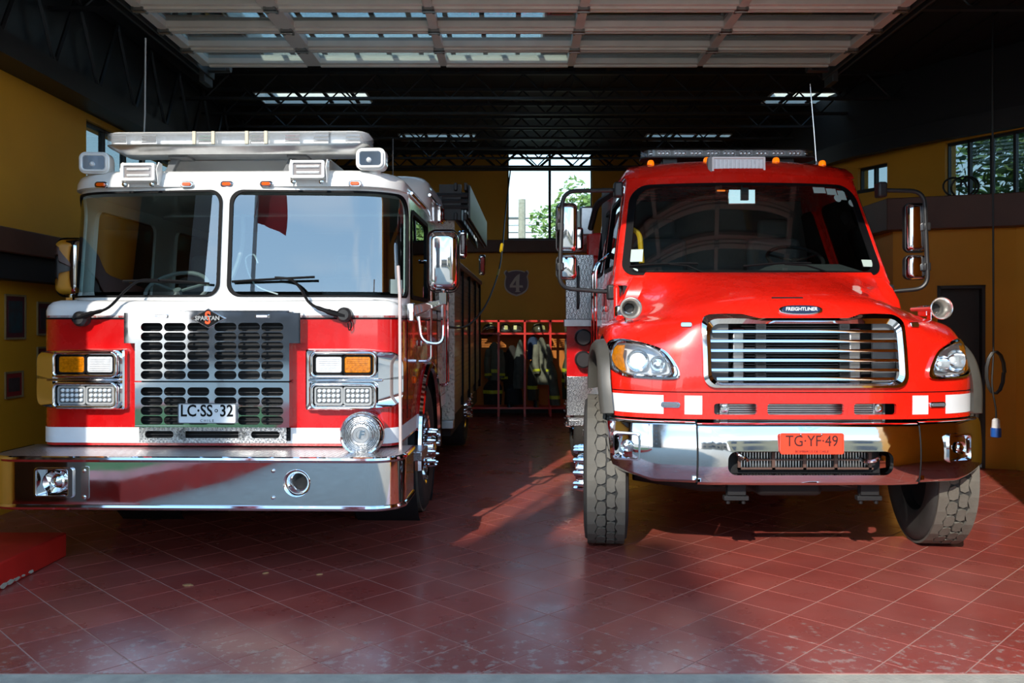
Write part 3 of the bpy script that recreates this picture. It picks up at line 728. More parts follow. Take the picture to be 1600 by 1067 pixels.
# roof: front brow then the raised crew roof
def loop(wd, y0, y1, r, z, n=10):
    P = [(-wd, y1)]
    P += [(-wd+r-r*math.cos(pi/2*k/n), y0+r-r*math.sin(pi/2*k/n)) for k in range(n+1)]
    P += [(wd-r+r*math.sin(pi/2*k/n), y0+r-r*math.cos(pi/2*k/n)) for k in range(n+1)]
    P += [(wd, y1)]
    return [Vector((a, b, z)) for a, b in P]
g = G().loft([loop(UW-.012, .195, 2.0, .34, 2.515), loop(UW-.014, .2, 2.0, .34, 2.56), loop(UW-.03, .215, 2.0, .33, 2.60), loop(UW-.065, .25, 2.0, .31, 2.628), loop(UW-.13, .32, 2.0, .28, 2.645), loop(UW-.3, .5, 2.0, .2, 2.655)])
obj('roof_brow', g, WHITE, LT, 60)
g = G().loft([loop(UW-.012, 1.72, 3.02, .2, 2.50), loop(UW-.014, 1.74, 3.02, .2, 2.76), loop(UW-.035, 1.78, 3.02, .2, 2.83), loop(UW-.08, 1.84, 3.02, .18, 2.87), loop(UW-.16, 1.94, 3.0, .15, 2.885)])
obj('raised_roof', g, WHITE, LT, 50)
obj('roof_unit', G().loft([loop(.62, .62, 1.75, .06, 2.63), loop(.62, .62, 1.75, .06, 2.775), loop(.6, .64, 1.75, .05, 2.79)]), WHITE, LT, 40)
obj('roof_trim', G().tube([(1.205, 1.75, 2.69), (1.205, 3.0, 2.69)], .014, 6).tube([(1.21, .62, 2.53), (1.21, 1.4, 2.53)], .012, 6), CHROME, LT)
obj('cab_back', G().box(-1.18, 1.18, 2.95, 3.0, .8, 2.86), INTER, LT)
# interior
obj('dashboard', G().loft([loop(1.13, .22, .75, .3, 1.2), loop(1.13, .22, .75, .3, 1.70), loop(1.1, .3, .72, .3, 1.76)]), GREY, LT)
def seat(par, x, y, z, mat=SEAT, hr=True):
    s_ = obj('seat', G().cbox((x, y, z), (.5, .5, .16)), mat, par, bevel=.05)
    obj('seat_back', G().cbox((x, y+.27, z+.38), (.48, .14, .66), (-.12, 0, 0)), mat, s_, bevel=.05)
    if hr: obj('headrest', G().cbox((x, y+.31, z+.80), (.28, .1, .18)), mat, s_, bevel=.04)
seat(LT, .6, 1.1, 1.25); seat(LT, -.6, 1.1, 1.25)
def steer(par, c, R_, tilt, mat=PLASTIC):
    M = Matrix.Translation(c) @ Matrix.Rotation(tilt, 4, 'X')
    g = G().tube([M @ Vector((R_*math.cos(a), R_*math.sin(a), 0)) for a in [2*pi*k/28 for k in range(28)]], .016, 7, closed=True)
    for a in (.4, pi-.4, -pi/2): g.tube([M @ Vector((0, 0, -.02)), M @ Vector((R_*math.cos(a), R_*math.sin(a), 0))], .012, 6)
    g.tube([M @ Vector((0, 0, 0)), M @ Vector((0, 0, -.35))], .03, 8)
    obj('steering_wheel', g, mat, par)
steer(LT, (-.6, .78, 1.83), .23, .65, LGREY)
obj('microphone_cord', G().tube(catmull([(.28, .42, 1.78), (.12, .40, 1.85), (.06, .38, 2.02), (.12, .37, 2.06), (.15, .38, 2.0)], 6), .006, 5), WHTXT, LT)
obj('grab_rail', G().tube(catmull([(-.25, .8, 1.78), (-.12, .8, 2.1), (-.1, .8, 2.4)], 6), .018, 7), LGREY, LT)
st_ = [SU(1.2+a*.06, 1.83+b*.05, .0) for a, b in ((-1, -1), (1, -1), (1, 1), (-1, 1))]
obj('windshield_sticker', G().prism([p+Vector((0, -.004, 0)) for p in st_], [p+Vector((0, -.006, 0)) for p in st_]), PAPER, LT)
# ------------------------------------------------------------------ slotted chrome grille
GY = -.085
def slotpanel(name, x0, x1, z0, z1, xs_, zs_, sw, shh, mat, y=GY, extra=None):
    g = G()
    xb = [x0]+[(xs_[i]+xs_[i+1])/2 for i in range(len(xs_)-1)]+[x1]; zb_ = sorted(zs_)
    zbn = [z0]+[(zb_[i]+zb_[i+1])/2 for i in range(len(zb_)-1)]+[z1]
    for i, xc in enumerate(xs_):
        ww = sw[i] if isinstance(sw, list) else sw
        for j, zc in enumerate(zb_):
            inn = rr(xc, zc, ww, shh, shh/2-.001, 6, 2); out = rr((xb[i]+xb[i+1])/2, (zbn[j]+zbn[j+1])/2, xb[i+1]-xb[i], zbn[j+1]-zbn[j], .0005, 6, 2)
            a, b = XZ(out, y), XZ(inn, y); g.ring(a, b); g.ring(b, XZ(inn, y+.005))
    o = obj(name, g, mat, LT, 30)
    return o
GX = -.005; cols = [GX+a for a in (-.400, -.246, -.090, .090, .246, .400)]
rowsU = [1.546, 1.483, 1.42, 1.358, 1.294, 1.231]; rowsL = [1.122, 1.058, .995, .933]
up = slotpanel('upper_grille_panel', GX-.512, GX+.512, 1.192, 1.588, cols, rowsU, .146, .056, CHROME)
g = G(); plate(g, [(GX-.512, 1.588), (GX+.512, 1.588), (GX+.512, 1.64), (GX+.44, 1.655), (GX-.44, 1.655), (GX-.512, 1.64)], GY, GY+.02)
for s in (-1, 1):
    plate(g, [(GX+s*.512, 1.44), (GX+s*.585, 1.44), (GX+s*.585, 1.64), (GX+s*.512, 1.64)], GY, GY+.006)
    g.box(min(GX+s*.575, GX+s*.585), max(GX+s*.575, GX+s*.585), GY, -.0, 1.44, 1.64)
    g.box(min(GX+s*.505, GX+s*.512), max(GX+s*.505, GX+s*.512), GY+.001, 0, 1.192, 1.44)
g.box(GX-.512, GX+.512, GY, 0, 1.646, 1.655).box(GX-.512, GX+.512, GY+.001, 0, 1.192, 1.199)
obj('grille_header', g, CHROME, LT, 30)
lo_ = slotpanel('lower_grille_panel', GX-.512, GX+.512, .895, 1.18, cols, rowsL, .146, .056, CHROME)
g = G()
for s in (-1, 1): g.box(min(GX+s*.505, GX+s*.512), max(GX+s*.505, GX+s*.512), GY+.001, 0, .895, 1.18)
g.box(GX-.512, GX+.512, GY-.006, 0, 1.176, 1.183).box(GX-.512, GX+.512, GY-.004, 0, .888, .897)
obj('grille_edge', g, CHROME, LT, 30)
slotpanel('grille_kick_panel', GX-.49, GX+.49, .785, .888, [GX-.355, GX-.005, GX+.35], [.838], [.19, .47, .19], .046, DPLATE, GY+.012)
obj('grille_void', G().box(GX-.5, GX+.5, -.012, -.008, .79, 1.64), DARK, LT)
g = G()
for k in range(26): g.box(GX-.49, GX+.49, -.035, -.015, .8+k*.031, .806+k*.031)
obj('radiator_fins', g, PLASTIC, LT)
for s in (-1, 1):
    b = obj('badge_light', plate(G(), rr(GX+s*.335, 1.617, .088, .026, .006, 3, 1), GY-.014, GY), CHROME, LT, bevel=.003)
    obj('lens', plate(G(), rr(GX+s*.335, 1.617, .072, .015, .004, 3, 1), GY-.017, GY-.013), LAMPW, b)
ed = [(0, .066), (.115, 0), (0, -.066), (-.115, 0)]; EX, EZ = GX-.02, 1.603
e_ = obj('emblem', plate(G(), [(EX+a, EZ+b) for a, b in ed], GY-.012, GY), CHROME, LT, bevel=.003)
obj('emblem_field', plate(G(), [(EX+a*.88, EZ+b*.88) for a, b in ed], GY-.016, GY-.011), BLKTXT, e_)
txt('emblem_letter', 'S', .115, ORNG, e_, (EX, GY-.018, EZ), sx=.75, bold=.003, ext=.002)
txt('emblem_name', 'SPARTAN', .038, LGREY, e_, (EX, GY-.026, EZ), sx=1.0, bold=.0012, ext=.002)
# licence plate
PZ = 1.55-(646.5-510)*.00417; PXc = -.028
lpz = obj('licence_plate', plate(G(), rr(PXc, PZ, .385, .132, .012, 4, 1), GY-.022, GY-.012), PLATEW, LT, bevel=.002)
g = G(); frame(g, rr(PXc, PZ, .385, .132, .012, 4, 1), rr(PXc, PZ, .375, .122, .009, 4, 1), GY-.0255, GY-.021); obj('plate_rim', g, GREY, lpz)
txt('plate_number', 'LC·SS', .108, BLKTXT, lpz, (PXc-.07, GY-.0235, PZ+.014), sx=.84, ext=.001, bold=.0018)
txt('plate_number', '32', .108, BLKTXT, lpz, (PXc+.128, GY-.0235, PZ+.014), sx=.84, ext=.001, bold=.0018)
obj('plate_seal', plate(G(), circ(PXc+.061, PZ+.018, .011, 12), GY-.0245, GY-.0215).add([], []), BLKTXT, lpz)
obj('plate_seal_centre', plate(G(), circ(PXc+.061, PZ+.018, .006, 12), GY-.0255, GY-.0225), PLATEW, lpz)
txt('plate_country', 'C H I L E', .024, GREY, lpz, (PXc, GY-.0235, PZ-.048), ext=.001)
# ------------------------------------------------------------------ headlamp clusters
for s in (-1, 1):
    def SH(a, z, off=0): return SN(s*a, z, off)
    O = rr(.915, 1.199, .63, .405, (.09, .015, .015, .09), 6, 10); I = rr(.86, 1.199, .455, .335, .03, 6, 10)
    O = [(a, b-(.02 if (a > 1.0 and b > 1.2) else 0)*(a-1.0)/.2+(.02 if (a > 1.0 and b < 1.2) else 0)*(a-1.0)/.2) for a, b in O]
    g = G(); secs = [[SH(a, b, 0) for a, b in O], [SH(a, b, .045) for a, b in inset(O, .985)], [SH(a, b, .055) for a, b in inset(O, .95)], [SH(a, b, .05) for a, b in I], [SH(a, b, .02) for a, b in inset(I, .98)]]
    g.loft(secs, True, False); g.f.append(tuple(range(len(g.v)-len(I), len(g.v))))
    hb = obj('headlamp_bezel', g, CHROME, LT, 35)
    for zc in (1.299, 1.094):
        g = G(); frame(g, rr(s*.858, zc, .445, .178, .045, 5, 2), rr(s*.858, zc, .395, .132, .02, 5, 2), -.085, -.02)
        obj('lamp_frame', g, CHROME, hb, 35, bevel=.012, seg=3)
        obj('lamp_backing', plate(G(), rr(s*.858, zc, .395, .135, .02, 4, 1), -.04, -.02), SEAL, hb)
    obj('middle_rail', G().box(min(s*.63, s*1.12), max(s*.63, s*1.12), -.075, -.03, 1.188, 1.205), CHROME, hb, bevel=.006)
    for xx, mt in ((.762, LAMPW), (.952, AMBER)):
        g = plate(G(), rr(s*xx, 1.299, .178, .112, .018, 4, 2), -.062, -.035); l = obj('turn_lamp', g, mt, hb, bevel=.008)
        gg = G()
        for q in range(7): gg.box(s*xx-.07, s*xx+.07, -.0665, -.06, 1.262+q*.012, 1.266+q*.012)
        obj('lens_ribs', gg, mt, l)
        g = G(); frame(g, rr(s*xx, 1.299, .19, .124, .02, 4, 1), rr(s*xx, 1.299, .172, .106, .014, 4, 1), -.066, -.04); obj('lamp_gasket', g, SEAL, l)
    for xx in (.762, .952):
        l = obj('led_lamp', plate(G(), rr(s*xx, 1.094, .178, .112, .012, 4, 1), -.055, -.035), GREY, hb, bevel=.004)
        g = G(); frame(g, rr(s*xx, 1.094, .188, .122, .018, 4, 1), rr(s*xx, 1.094, .166, .10, .012, 4, 1), -.064, -.04); obj('lamp_gasket', g, LGREY, l)
        dm = mesh(G().lathe([(.0135, 0), (.0125, -.008), (.008, -.014), (.001, -.016)], (0, 0, 0), (0, 1, 0), 10, False), LEDW, 60)
        for i in range(5):
            for j in range(3): obj('led', dm, LEDW, l, loc=(s*xx+(i-2)*.031, -.0545, 1.094+(j-1)*.032))
# ------------------------------------------------------------------ bumper
BY = -.45; BW = 1.30; BR = .2
def SB(u, z, off=0):
    p, n = PP(u, BW, BR, BY); q = p+n*off; return Vector((q.x, q.y, z))
BU = (BW-BR)+BR*pi/2+.34
b0, b1 = .43, .73
def bcell(g, u0, u1, inner=None, fl=.05):
    if inner is None:
        n = max(2, int((u1-u0)/.03)); P = [[SB(u0+(u1-u0)*k/n, z) for k in range(n+1)] for z in (b0, .5, .58, .66, b1)]; g.grid(P)
    else:
        out = rr((u0+u1)/2, (b0+b1)/2, u1-u0, b1-b0, .0005, 6, 6); rings(g, inner, out, SB, 3, fl)
ux = lambda px: (px-800)*.003933+1.965
HR0, HR1 = ux(57), ux(108); HC = ux(468)
g = G(); rect = rr((HR0+HR1)/2, .588, HR1-HR0, .165, .012, 6, 6); cir = rr(HC, .59, .158, .158, .0785, 6, 6)
bcell(g, -BU, HR0-.03); bcell(g, HR0-.03, HR1+.03, rect, .07); bcell(g, HR1+.03, HC-.11); bcell(g, HC-.11, HC+.11, cir, .06); bcell(g, HC+.11, BU)
bp_ = obj('bumper', g, CHROME, LT, 40)
nb = 140
for z in (b1, b0+.006):
    obj('bumper_roll', G().tube([SB(-BU+2*BU*k/nb, z, -.006) for k in range(nb+1)], .019, 8), CHROME, bp_)
obj('bumper_inner', ugrid([-BU+2*BU*k/nb for k in range(nb+1)], [b0, b1], lambda u, z: SB(u, z, -.075)), DARK, bp_)
dk = [SB(-BU+2*BU*k/nb, b1+.004, -.01) for k in range(nb+1)]; dk += [Vector((BW-.01, .12, b1+.004)), Vector((-BW+.01, .12, b1+.004))]
obj('bumper_deck', G().prism(dk, [p+Vector((0, 0, .012)) for p in dk]), DPLATE, bp_)
bf = obj('air_horn_recess', G().box(HR0, HR1, BY+.05, BY+.06, .5, .68), CHROME, bp_)
g = G(); frame(g, rr((HR0+HR1)/2+.012, .588, HR1-HR0+.045, .185, .02, 5, 1), rr((HR0+HR1)/2, .588, HR1-HR0-.005, .16, .012, 5, 1), BY-.014, BY-.001); obj('recess_frame', g, CHROME, bf, bevel=.004)
obj('siren_driver', G().lathe([(.07, .045), (.072, .0), (.062, -.012), (.045, .01), (.03, .03), (.012, .02), (.001, .018)], ((HR0+HR1)/2+.005, BY, .588), (0, 1, 0), 24, False), CHROME, bf)
obj('horn_trumpet', G().lathe([(.085, -.002), (.083, -.01), (.074, -.006), (.058, .02), (.035, .06), (.02, .11), (.001, .12)], (HC, BY, .59), (0, 1, 0), 28, False), CHROME, bp_)
obj('horn_throat', G().lathe([(.022, .085), (.001, .08)], (HC, BY, .59), (0, 1, 0), 16, False), DARK, bp_)
for px, py in ((431, 735), (431, 777), (133, 736), (133, 777)):
    z = 1.55-(py-510)*.003933; obj('bumper_bolt', G().sphere((ux(px), BY-.002, z), .0135, (1, .6, 1), 12, 8), CHROME, bp_)
obj('side_bracket', plate(G(), rr(ux(134), .588, .05, .2, .01, 3, 1), BY-.004, BY+.001), STEEL, bp_)
# round electronic siren on the deck
sc = Vector((.598+.36, -.2, .86)); sc = Vector(((568-800)*.00412+1.965, -.20, .86))
sr_ = obj('siren', G().lathe([(.10, .16), (.135, .12), (.142, .03), (.142, -.02), (.132, -.035), (.122, -.03), (.118, -.012)], sc, (0, 1, 0), 40, False), CHROME, LT, 40)
MESHM = pm('siren_mesh', (.55, .56, .57), .3, 1, bump=('diamond', 90, 1.0))
obj('siren_grille', G().lathe([(.122, -.012), (.09, -.024), (.05, -.03), (.001, -.032)], sc, (0, 1, 0), 40, False), MESHM, sr_)
g = G()
for q in range(8):
    rr_ = .03+.011*q
    if q in (2, 3): continue
    g.tube([sc+Vector((rr_*math.cos(a), -.033+.0012*q, rr_*math.sin(a))) for a in [2*pi*k/36 for k in range(36)]], .0022, 4, closed=True)
obj('grille_rings', g, STEEL, sr_)
obj('siren_badge', G().lathe([(.062, -.024), (.062, -.036), (.054, -.038), (.05, -.034), (.001, -.034)], sc, (0, 1, 0), 32, False), ALU, sr_)
txt('badge_letter', 'F', .07, CHROME, sr_, (sc.x, sc.y-.038, sc.z), ext=.003, bold=.002, shear=.2)
obj('siren_foot', G().cbox((sc.x, sc.y+.05, .74), (.08, .1, .06)), CHROME, sr_, bevel=.006)
# ------------------------------------------------------------------ roof lamps, light bar
def kx(px, ly): return (px-800)*(5.72+ly)/FPX+1.965
def kz(py, ly): return CAMH-(py-510)*(5.72+ly)/FPX
for px in (155, 291, 354, 416, 555):
    x = kx(px, .19); z = kz(288, .19)
    if abs(x) > .86: y = .195+.34-math.sqrt(max(0, .34**2-(abs(x)-.853)**2))
    else: y = .195
    m_ = obj('marker_lamp', plate(G(), rr(x, z, .092, .044, .021, 6, 1), y-.018, y+.01), CHROME, LT, bevel=.005)
    obj('marker_lens', plate(G(), rr(x, z, .06, .024, .011, 6, 1), y-.03, y-.01), ORANGE, m_, bevel=.004)
LBY, LBZ = .2, 2.81
x0, x1 = kx(157, .2), kx(575, .2); xm = (x0+x1)/2; hw = (x1-x0)/2
def barloop(hw_, hd, r, z):
    return [Vector((xm+a, LBY+.15+b, z)) for a, b in rr(0, 0, hw_*2, hd*2, r, 6, 2)]
lb = obj('light_bar', G().loft([barloop(hw-.1, .10, .05, LBZ-.06), barloop(hw-.02, .15, .07, LBZ-.015), barloop(hw-.005, .152, .07, LBZ)]), ALU, LT, 40)
obj('bar_lid', G().loft([barloop(hw-.01, .148, .08, LBZ+.078), barloop(hw-.03, .13, .07, LBZ+.09)]), WHITE, lb, 40)
obj('bar_core', G().loft([barloop(hw-.07, .085, .04, LBZ), barloop(hw-.07, .085, .04, LBZ+.078)]), LAMPW, lb, 40)
seg = [157, 302, 332, 385, 415, 515, 575]
for i in range(len(seg)-1):
    a, b = kx(seg[i], .2)+.006, kx(seg[i+1], .2)-.006
    if i in (0, 5):
        e = 1 if i == 5 else -1
        P = rr((a+b)/2, LBY+.15, b-a, .304, (.07 if e > 0 else .004, .004 if e > 0 else .07, .004 if e > 0 else .07, .07 if e > 0 else .004), 6, 2)
    else: P = rr((a+b)/2, LBY+.15, b-a, .304, .004, 2, 1)
    obj('bar_lens', G().prism([Vector((p[0], p[1], LBZ+.002)) for p in P], [Vector((p[0], p[1], LBZ+.079)) for p in P]), FROSTL, lb)
for px in (302, 332, 385, 415): obj('bar_rib', G().cbox((kx(px, .2), LBY-.001, LBZ+.042), (.024, .02, .09)), pm('cream_rib', sr(206, 198, 176), .5) if 'cream_rib' not in MATS else MATS['cream_rib'], lb, bevel=.003)
for px in (180, 228, 318, 400, 455, 500, 550):
    x = kx(px, .2); g = G()
    for q in range(3): g.tube([(x-.05, LBY+.03, LBZ+.016+q*.024), (x+.05, LBY+.03, LBZ+.016+q*.024)], .011, 8)
    obj('strobe_module', g, REFL, lb)
for px in (278, 462):
    x = kx(px, .4); g = G().cbox((x-.03, LBY+.16, 2.70), (.05, .04, .20), (0, .45, 0)).cbox((x+.03, LBY+.16, LBZ-.065), (.14, .14, .02)).cbox((x-.07, LBY+.16, 2.625), (.12, .1, .03))
    obj('bar_bracket', g, GREY, lb, bevel=.004)
def spot(px, py, rz):
    x, z = kx(px, .28), kz(py, .28)
    r = empty('spot_lamp', (x, .30, z), rz, LT)
    body = [[Vector((a, yy, b)) for a, b in rr(0, 0, .205*k, .15*k2, .045*k, 6, 1)] for yy, k, k2 in ((-.09, .92, .92), (-.085, 1, 1), (.0, 1, 1), (.07, .8, .85), (.12, .4, .5))]
    obj('lamp_body', G().loft(body), WHITE, r, 50)
    g = G(); P0 = rr(0, 0, .15, .095, .02, 5, 1); frame(g, rr(0, 0, .185, .13, .035, 5, 1), P0, -.106, -.088); obj('lamp_bezel', g, WHITE, r, bevel=.006)
    obj('reflector', G().loft([[Vector((a, yy, b)) for a, b in inset(P0, k)] for yy, k in ((-.096, 1), (-.093, .7), (-.091, .3))]), REFL, r, 50)
    obj('bulb', G().sphere((-.01, -.098, -.01), .018), LAMPW, r)
    obj('lamp_glass', plate(G(), P0, -.104, -.1025), CLEAR, r)
    obj('lamp_foot', G().lathe([(.05, -.115), (.05, -.07), (.035, -.06)], (0, .02, 0), (0, 0, 1), 16), WHITE, r)
spot(148, 256, .12); spot(582, 252, -.04)
def flood(px, py):
    x, z = kx(px, .17), kz(py, .17)
    r = empty('flood_lamp', (x, .175, z), 0, LT)
    obj('lamp_body', G().cbox((0, 0, 0), (.225, .09, .115), (-.12, 0, 0)), WHITE, r, bevel=.01)
    g = G(); frame(g, rr(0, 0, .235, .122, .012, 3, 1), rr(0, 0, .195, .085, .006, 3, 1), -.062, -.04); obj('lamp_frame', g, WHITE, r, bevel=.003)
    obj('lamp_window', plate(G(), rr(0, 0, .197, .087, .005, 2, 1), -.05, -.044), pm('flood_glass', sr(176, 168, 166), .12, .4, .5) if 'flood_glass' not in MATS else MATS['flood_glass'], r)
    for q in (-.022, .018): obj('lamp_tube', G().tube([(-.075, -.053, q), (.08, -.053, q)], .009, 8), LAMPW, r)
    for s in (-1, 1):
        P = [(-.06, .07), (.0, .075), (.05, .02), (.02, -.085), (-.01, -.085), (-.03, -.05), (-.06, -.05)]
        obj('lamp_bracket', G().prism([Vector((s*.128, -p[0]*.8-.01, p[1])) for p in P], [Vector((s*.122, -p[0]*.8-.01, p[1])) for p in P]), WHITE, r)
        obj('bracket_bolt', G().lathe([(.016, -.04), (.016, -.055), (.008, -.06)], (s*.095, 0, -.085), (0, 1, 0), 10), STEEL, r)
flood(218, 270); flood(483, 267)
obj('antenna', G().tube([(kx(218, .5), .5, 2.64), (kx(222, .5), .5, 3.1), (kx(223, .5), .5, kz(58, .5))], .006, 6), LGREY, LT)
obj('antenna', G().tube([(kx(612, .5), .5, 2.63), (kx(612, .5), .5, kz(218, .5))], .005, 6), PLASTIC, LT)
# ------------------------------------------------------------------ wipers
def wp(l, ys): return [Vector((kx(a, y), y, kz(b, y))) for (a, b), y in zip(l, ys)]
def wiper(pts, blade, cap):
    g = G().tube(catmull(wp(pts, [-.06, -.07, -.06, 0., .05, .07][:len(pts)]), 6), [.020]*7+[.014]*3+[.0095]*(6*(len(pts)-1)+1-10), 7)
    r = obj('wiper_arm', g, SEAL, LT)
    obj('wiper_blade', G().tube(catmull(wp(blade, [.085]*len(blade)), 4), .009, 6).tube(wp([blade[0], blade[-1]], [.098, .098]), .005, 4), SEAL, r)
    obj('wiper_pivot', G().lathe([(.05, .03), (.05, -.03), (.035, -.05)], wp([cap], [-.03])[0], (0, 1, 0), 16), PLASTIC, r)
wiper([(112, 500), (140, 490), (168, 480), (196, 452), (218, 438), (246, 438)], [(190, 439), (255, 438), (326, 443)], (125, 498))
wiper([(546, 495), (515, 487), (486, 474), (470, 450), (455, 437), (430, 434)], [(362, 440), (430, 436), (492, 433)], (540, 492))
obj('washer_hose', G().tube(catmull(wp([(546, 495), (551, 508), (547, 516), (545, 505)], [-.03]*4), 5), .004, 5), SEAL, LT)
# ------------------------------------------------------------------ mirrors, poles, wheel, steps
def mirror_big(s):
    r = empty('mirror_assembly', (1.46, .46, 2.02) if s > 0 else (-1.415, .78, 2.0), 0, LT)
    body = [[Vector((a, yy, b)) for a, b in rr(0, 0, .215*k, .43*k2, .06*k, 6, 2)] for yy, k, k2 in ((-.075, .55, .75), (-.06, .85, .92), (-.02, .97, .985), (.05, 1, 1), (.06, .98, .99))]
    obj('mirror_housing', G().loft(body), CHROME, r, 60)
    obj('mirror_rim', G().loft([[Vector((a, yy, b)) for a, b in rr(0, 0, .235*k, .455*k, .065, 6, 2)] for yy, k in ((-.01, .98), (.0, 1), (.055, 1), (.065, .97))], True, False), PLASTIC, r, 60)
    obj('mirror_glass', plate(G(), rr(0, 0, .2, .41, .05, 5, 1), .062, .066), MIRROR, r)
    obj('mirror_post', G().tube([(0, 0, -.2), (0, 0, -.52)], .016, 8).cbox((0, 0, -.27), (.05, .06, .08)), CHROME, r)
    obj('mirror_arm', G().loft([[Vector((s*x, y+a, z+b)) for a, b in ((-.02, -h), (.02, -h), (.02, h), (-.02, h))] for x, y, z, h in ((-.23, -.12, -.37, .045), (-.2, -.1, -.36, .04), (-.02, 0, -.30, .022), (.02, 0, -.29, .02))]), CHROME, r, bevel=.006)
    obj('arm_base', G().cbox((-s*.215, -.1, -.37), (.05, .09, .13)), CHROME, r, bevel=.008)
    obj('mirror_loop', G().tube(bend([(-s*.17, -.06, -.40), (-s*.15, -.06, -.58), (s*.0, -.02, -.60), (s*.0, 0, -.45)], .07, 6), .014, 8), CHROME, r)
mirror_big(1); mirror_big(-1)
for q, (x, y) in enumerate(((1.22, .05),)):
    po = obj('corner_pole', G().tube([(x+.02, y-.13, .48), (x+.012, y-.12, 1.75), (x-.01, y-.05, 1.95)], .011, 8), pm('worn_pink_pole', sr(206, 186, 178), .35, .3, .4), LT)
    for z in (.71, .52): obj('pole_clamp', G().cbox((x+.0, y-.12, z), (.10, .045, .045)), ALU, po, bevel=.004)
    obj('pole_back', G().tube([(x-.05, y-.12, .47), (x-.05, y-.12, .72)], .011, 8), ALU, po)
wheel(LT, 1.065, WY, 1); wheel(LT, -1.065, WY, -1)
for s in (-1, 1):
    A = [Vector((s*1.225, WY+.67*math.cos(t), .55+.67*math.sin(t))) for t in [-.15+(pi+.3)*k/30 for k in range(31)]]
    obj('wheel_arch_trim', G().tube(A, .035, 8), CHROME, LT)
    obj('wheel_well', G().lathe([(.68, -.5), (.68, .0)], (s*1.2 if s > 0 else -.7, WY, .55), (1, 0, 0), 32, False), DARK, LT)
    st2 = obj('cab_step', G().cbox((s*1.23, .62, .62), (.16, .34, .07)), DPLATE, LT, bevel=.008)
    obj('step_hanger', G().cbox((s*1.13, .62, .73), (.06, .3, .22)), ALU, st2)
    obj('door_grab_bar', G().tube(bend([(s*1.22, .95, 1.28), (s*1.31, .95, 1.28), (s*1.31, .95, 2.05), (s*1.22, .95, 2.05)], .05), .014, 8), CHROME, LT)
    obj('grab_bar', G().tube(bend([(s*1.22, 2.35, 1.0), (s*1.30, 2.35, 1.0), (s*1.30, 2.35, 1.95), (s*1.22, 2.35, 1.95)], .05), .014, 8), CHROME, LT)
    obj('door_handle', G().cbox((s*1.225, 1.12, 1.42), (.03, .18, .05)).cbox((s*1.225, 2.7, 1.42), (.03, .18, .05)), CHROME, LT, bevel=.01)
    obj('door_seam', G().box(min(s*1.205, s*1.214), max(s*1.205, s*1.214), .40, .408, .9, 1.7).box(min(s*1.205, s*1.214), max(s*1.205, s*1.214), 2.28, 2.288, .78, 1.7), SEAL, LT)
    obj('side_marker', G().sphere((s*1.215, .75, 1.15), .03, (.5, 1, 1)), ORANGE, LT)
    vb = obj('warning_lamp', G().cbox((s*1.225, 2.45, 2.60), (.06, .30, .17)), CHROME, LT, bevel=.02)
    obj('lamp_lens', G().cbox((s*1.245, 2.45, 2.60), (.05, .24, .12)), pm('dark_red_lens', sr(70, 12, 12), .15, 0, 1) if 'dark_red_lens' not in MATS else MATS['dark_red_lens'], vb, bevel=.015)
obj('front_axle', G().tube([(-1.0, WY, .5), (1.0, WY, .5)], .07, 10), DARK, LT)
for s in (-1, 1): obj('chassis_rail', G().box(s*.43-.04, s*.43+.04, .2, 7.1, .55, .8), DARK, LT)
# ------------------------------------------------------------------ rear body
B0, B1 = 3.06, 7.2; BXR = 1.30
obj('body', G().box(-BXR, BXR-.02, B0+.02, B1, .62, 2.2).box(-BXR+.2, .95, B0+.02, B1, 2.2, 2.6), pm('body_grey', sr(150, 144, 134), .35, .2, .5), LT, bevel=.02)
for ya, yb in ((B0+.1, 4.6), (6.2, B1)): obj('body_skirt', G().box(-BXR+.05, BXR-.05, ya, yb, .42, .62), DARK, LT)
for s in (-1, 1): obj('front_corner_plate', G().box(min(s*1.17, s*BXR), max(s*1.17, s*BXR), B0, B0+.02, .60, 2.74), DPLATEW, LT, bevel=.004)
obj('corner_step', G().box(1.12, 1.30, B0-.12, B0, .52, .6), ALU, LT, bevel=.006)
ys_ = [B0+.06, 4.1, 5.1, 6.15, B1-.05]
SHUT = pm('shutter_slat', sr(150, 146, 138), .38, .4, .3)
for i in range(4):
    r = obj('shutter', G().box(BXR-.025, BXR-.015, ys_[i], ys_[i+1]-.06, .75, 2.12), SHUT, LT)
    sm_ = mesh(G().box(-.004, .006, 0, ys_[i+1]-ys_[i]-.06, 0, .048), SHUT, 30)
    for k in range(26): obj('slat', sm_, SHUT, r, loc=(BXR-.014, ys_[i], .77+k*.052))
    obj('shutter_post', G().box(BXR-.03, BXR+.012, ys_[i+1]-.06, ys_[i+1], .66, 2.2), SEAL, LT)
obj('body_top_rail', G().box(BXR-.03, BXR+.03, B0, B1, 2.17, 2.23), pm('brown_trim', sr(120, 96, 82), .4, .3), LT, bevel=.008)
lad = empty('ladder_rack', (1.42, 3.0, 2.66), 0, LT)
for q, xx in enumerate((0., .1)):
    for zz_ in (0., .3): obj('ladder_rail', G().cbox((xx-.1, 1.55, zz_-.0), (.03, 3.2, .075)), BLACKST, lad, bevel=.006)
for k in range(9): obj('ladder_rung', G().tube([(-.1, .15+k*.36, 0), (-.1, .15+k*.36, .3)], .016, 7), ALU, lad)
obj('ladder_bracket', G().cbox((-.16, 0.05, .15), (.22, .1, .36)).tube([(-.3, 0.02, .1), (.02, .02, .1)], .03, 8).tube([(-.3, 0.02, .22), (.02, .02, .22)], .03, 8).tube([(-.3, 0.02, .16), (.02, .02, .16)], .03, 8), BLACKST, lad)
obj('ladder_cover', G().cbox((.03, 1.6, .16), (.02, 3.1, .34)), PLASTIC, lad, bevel=.004)
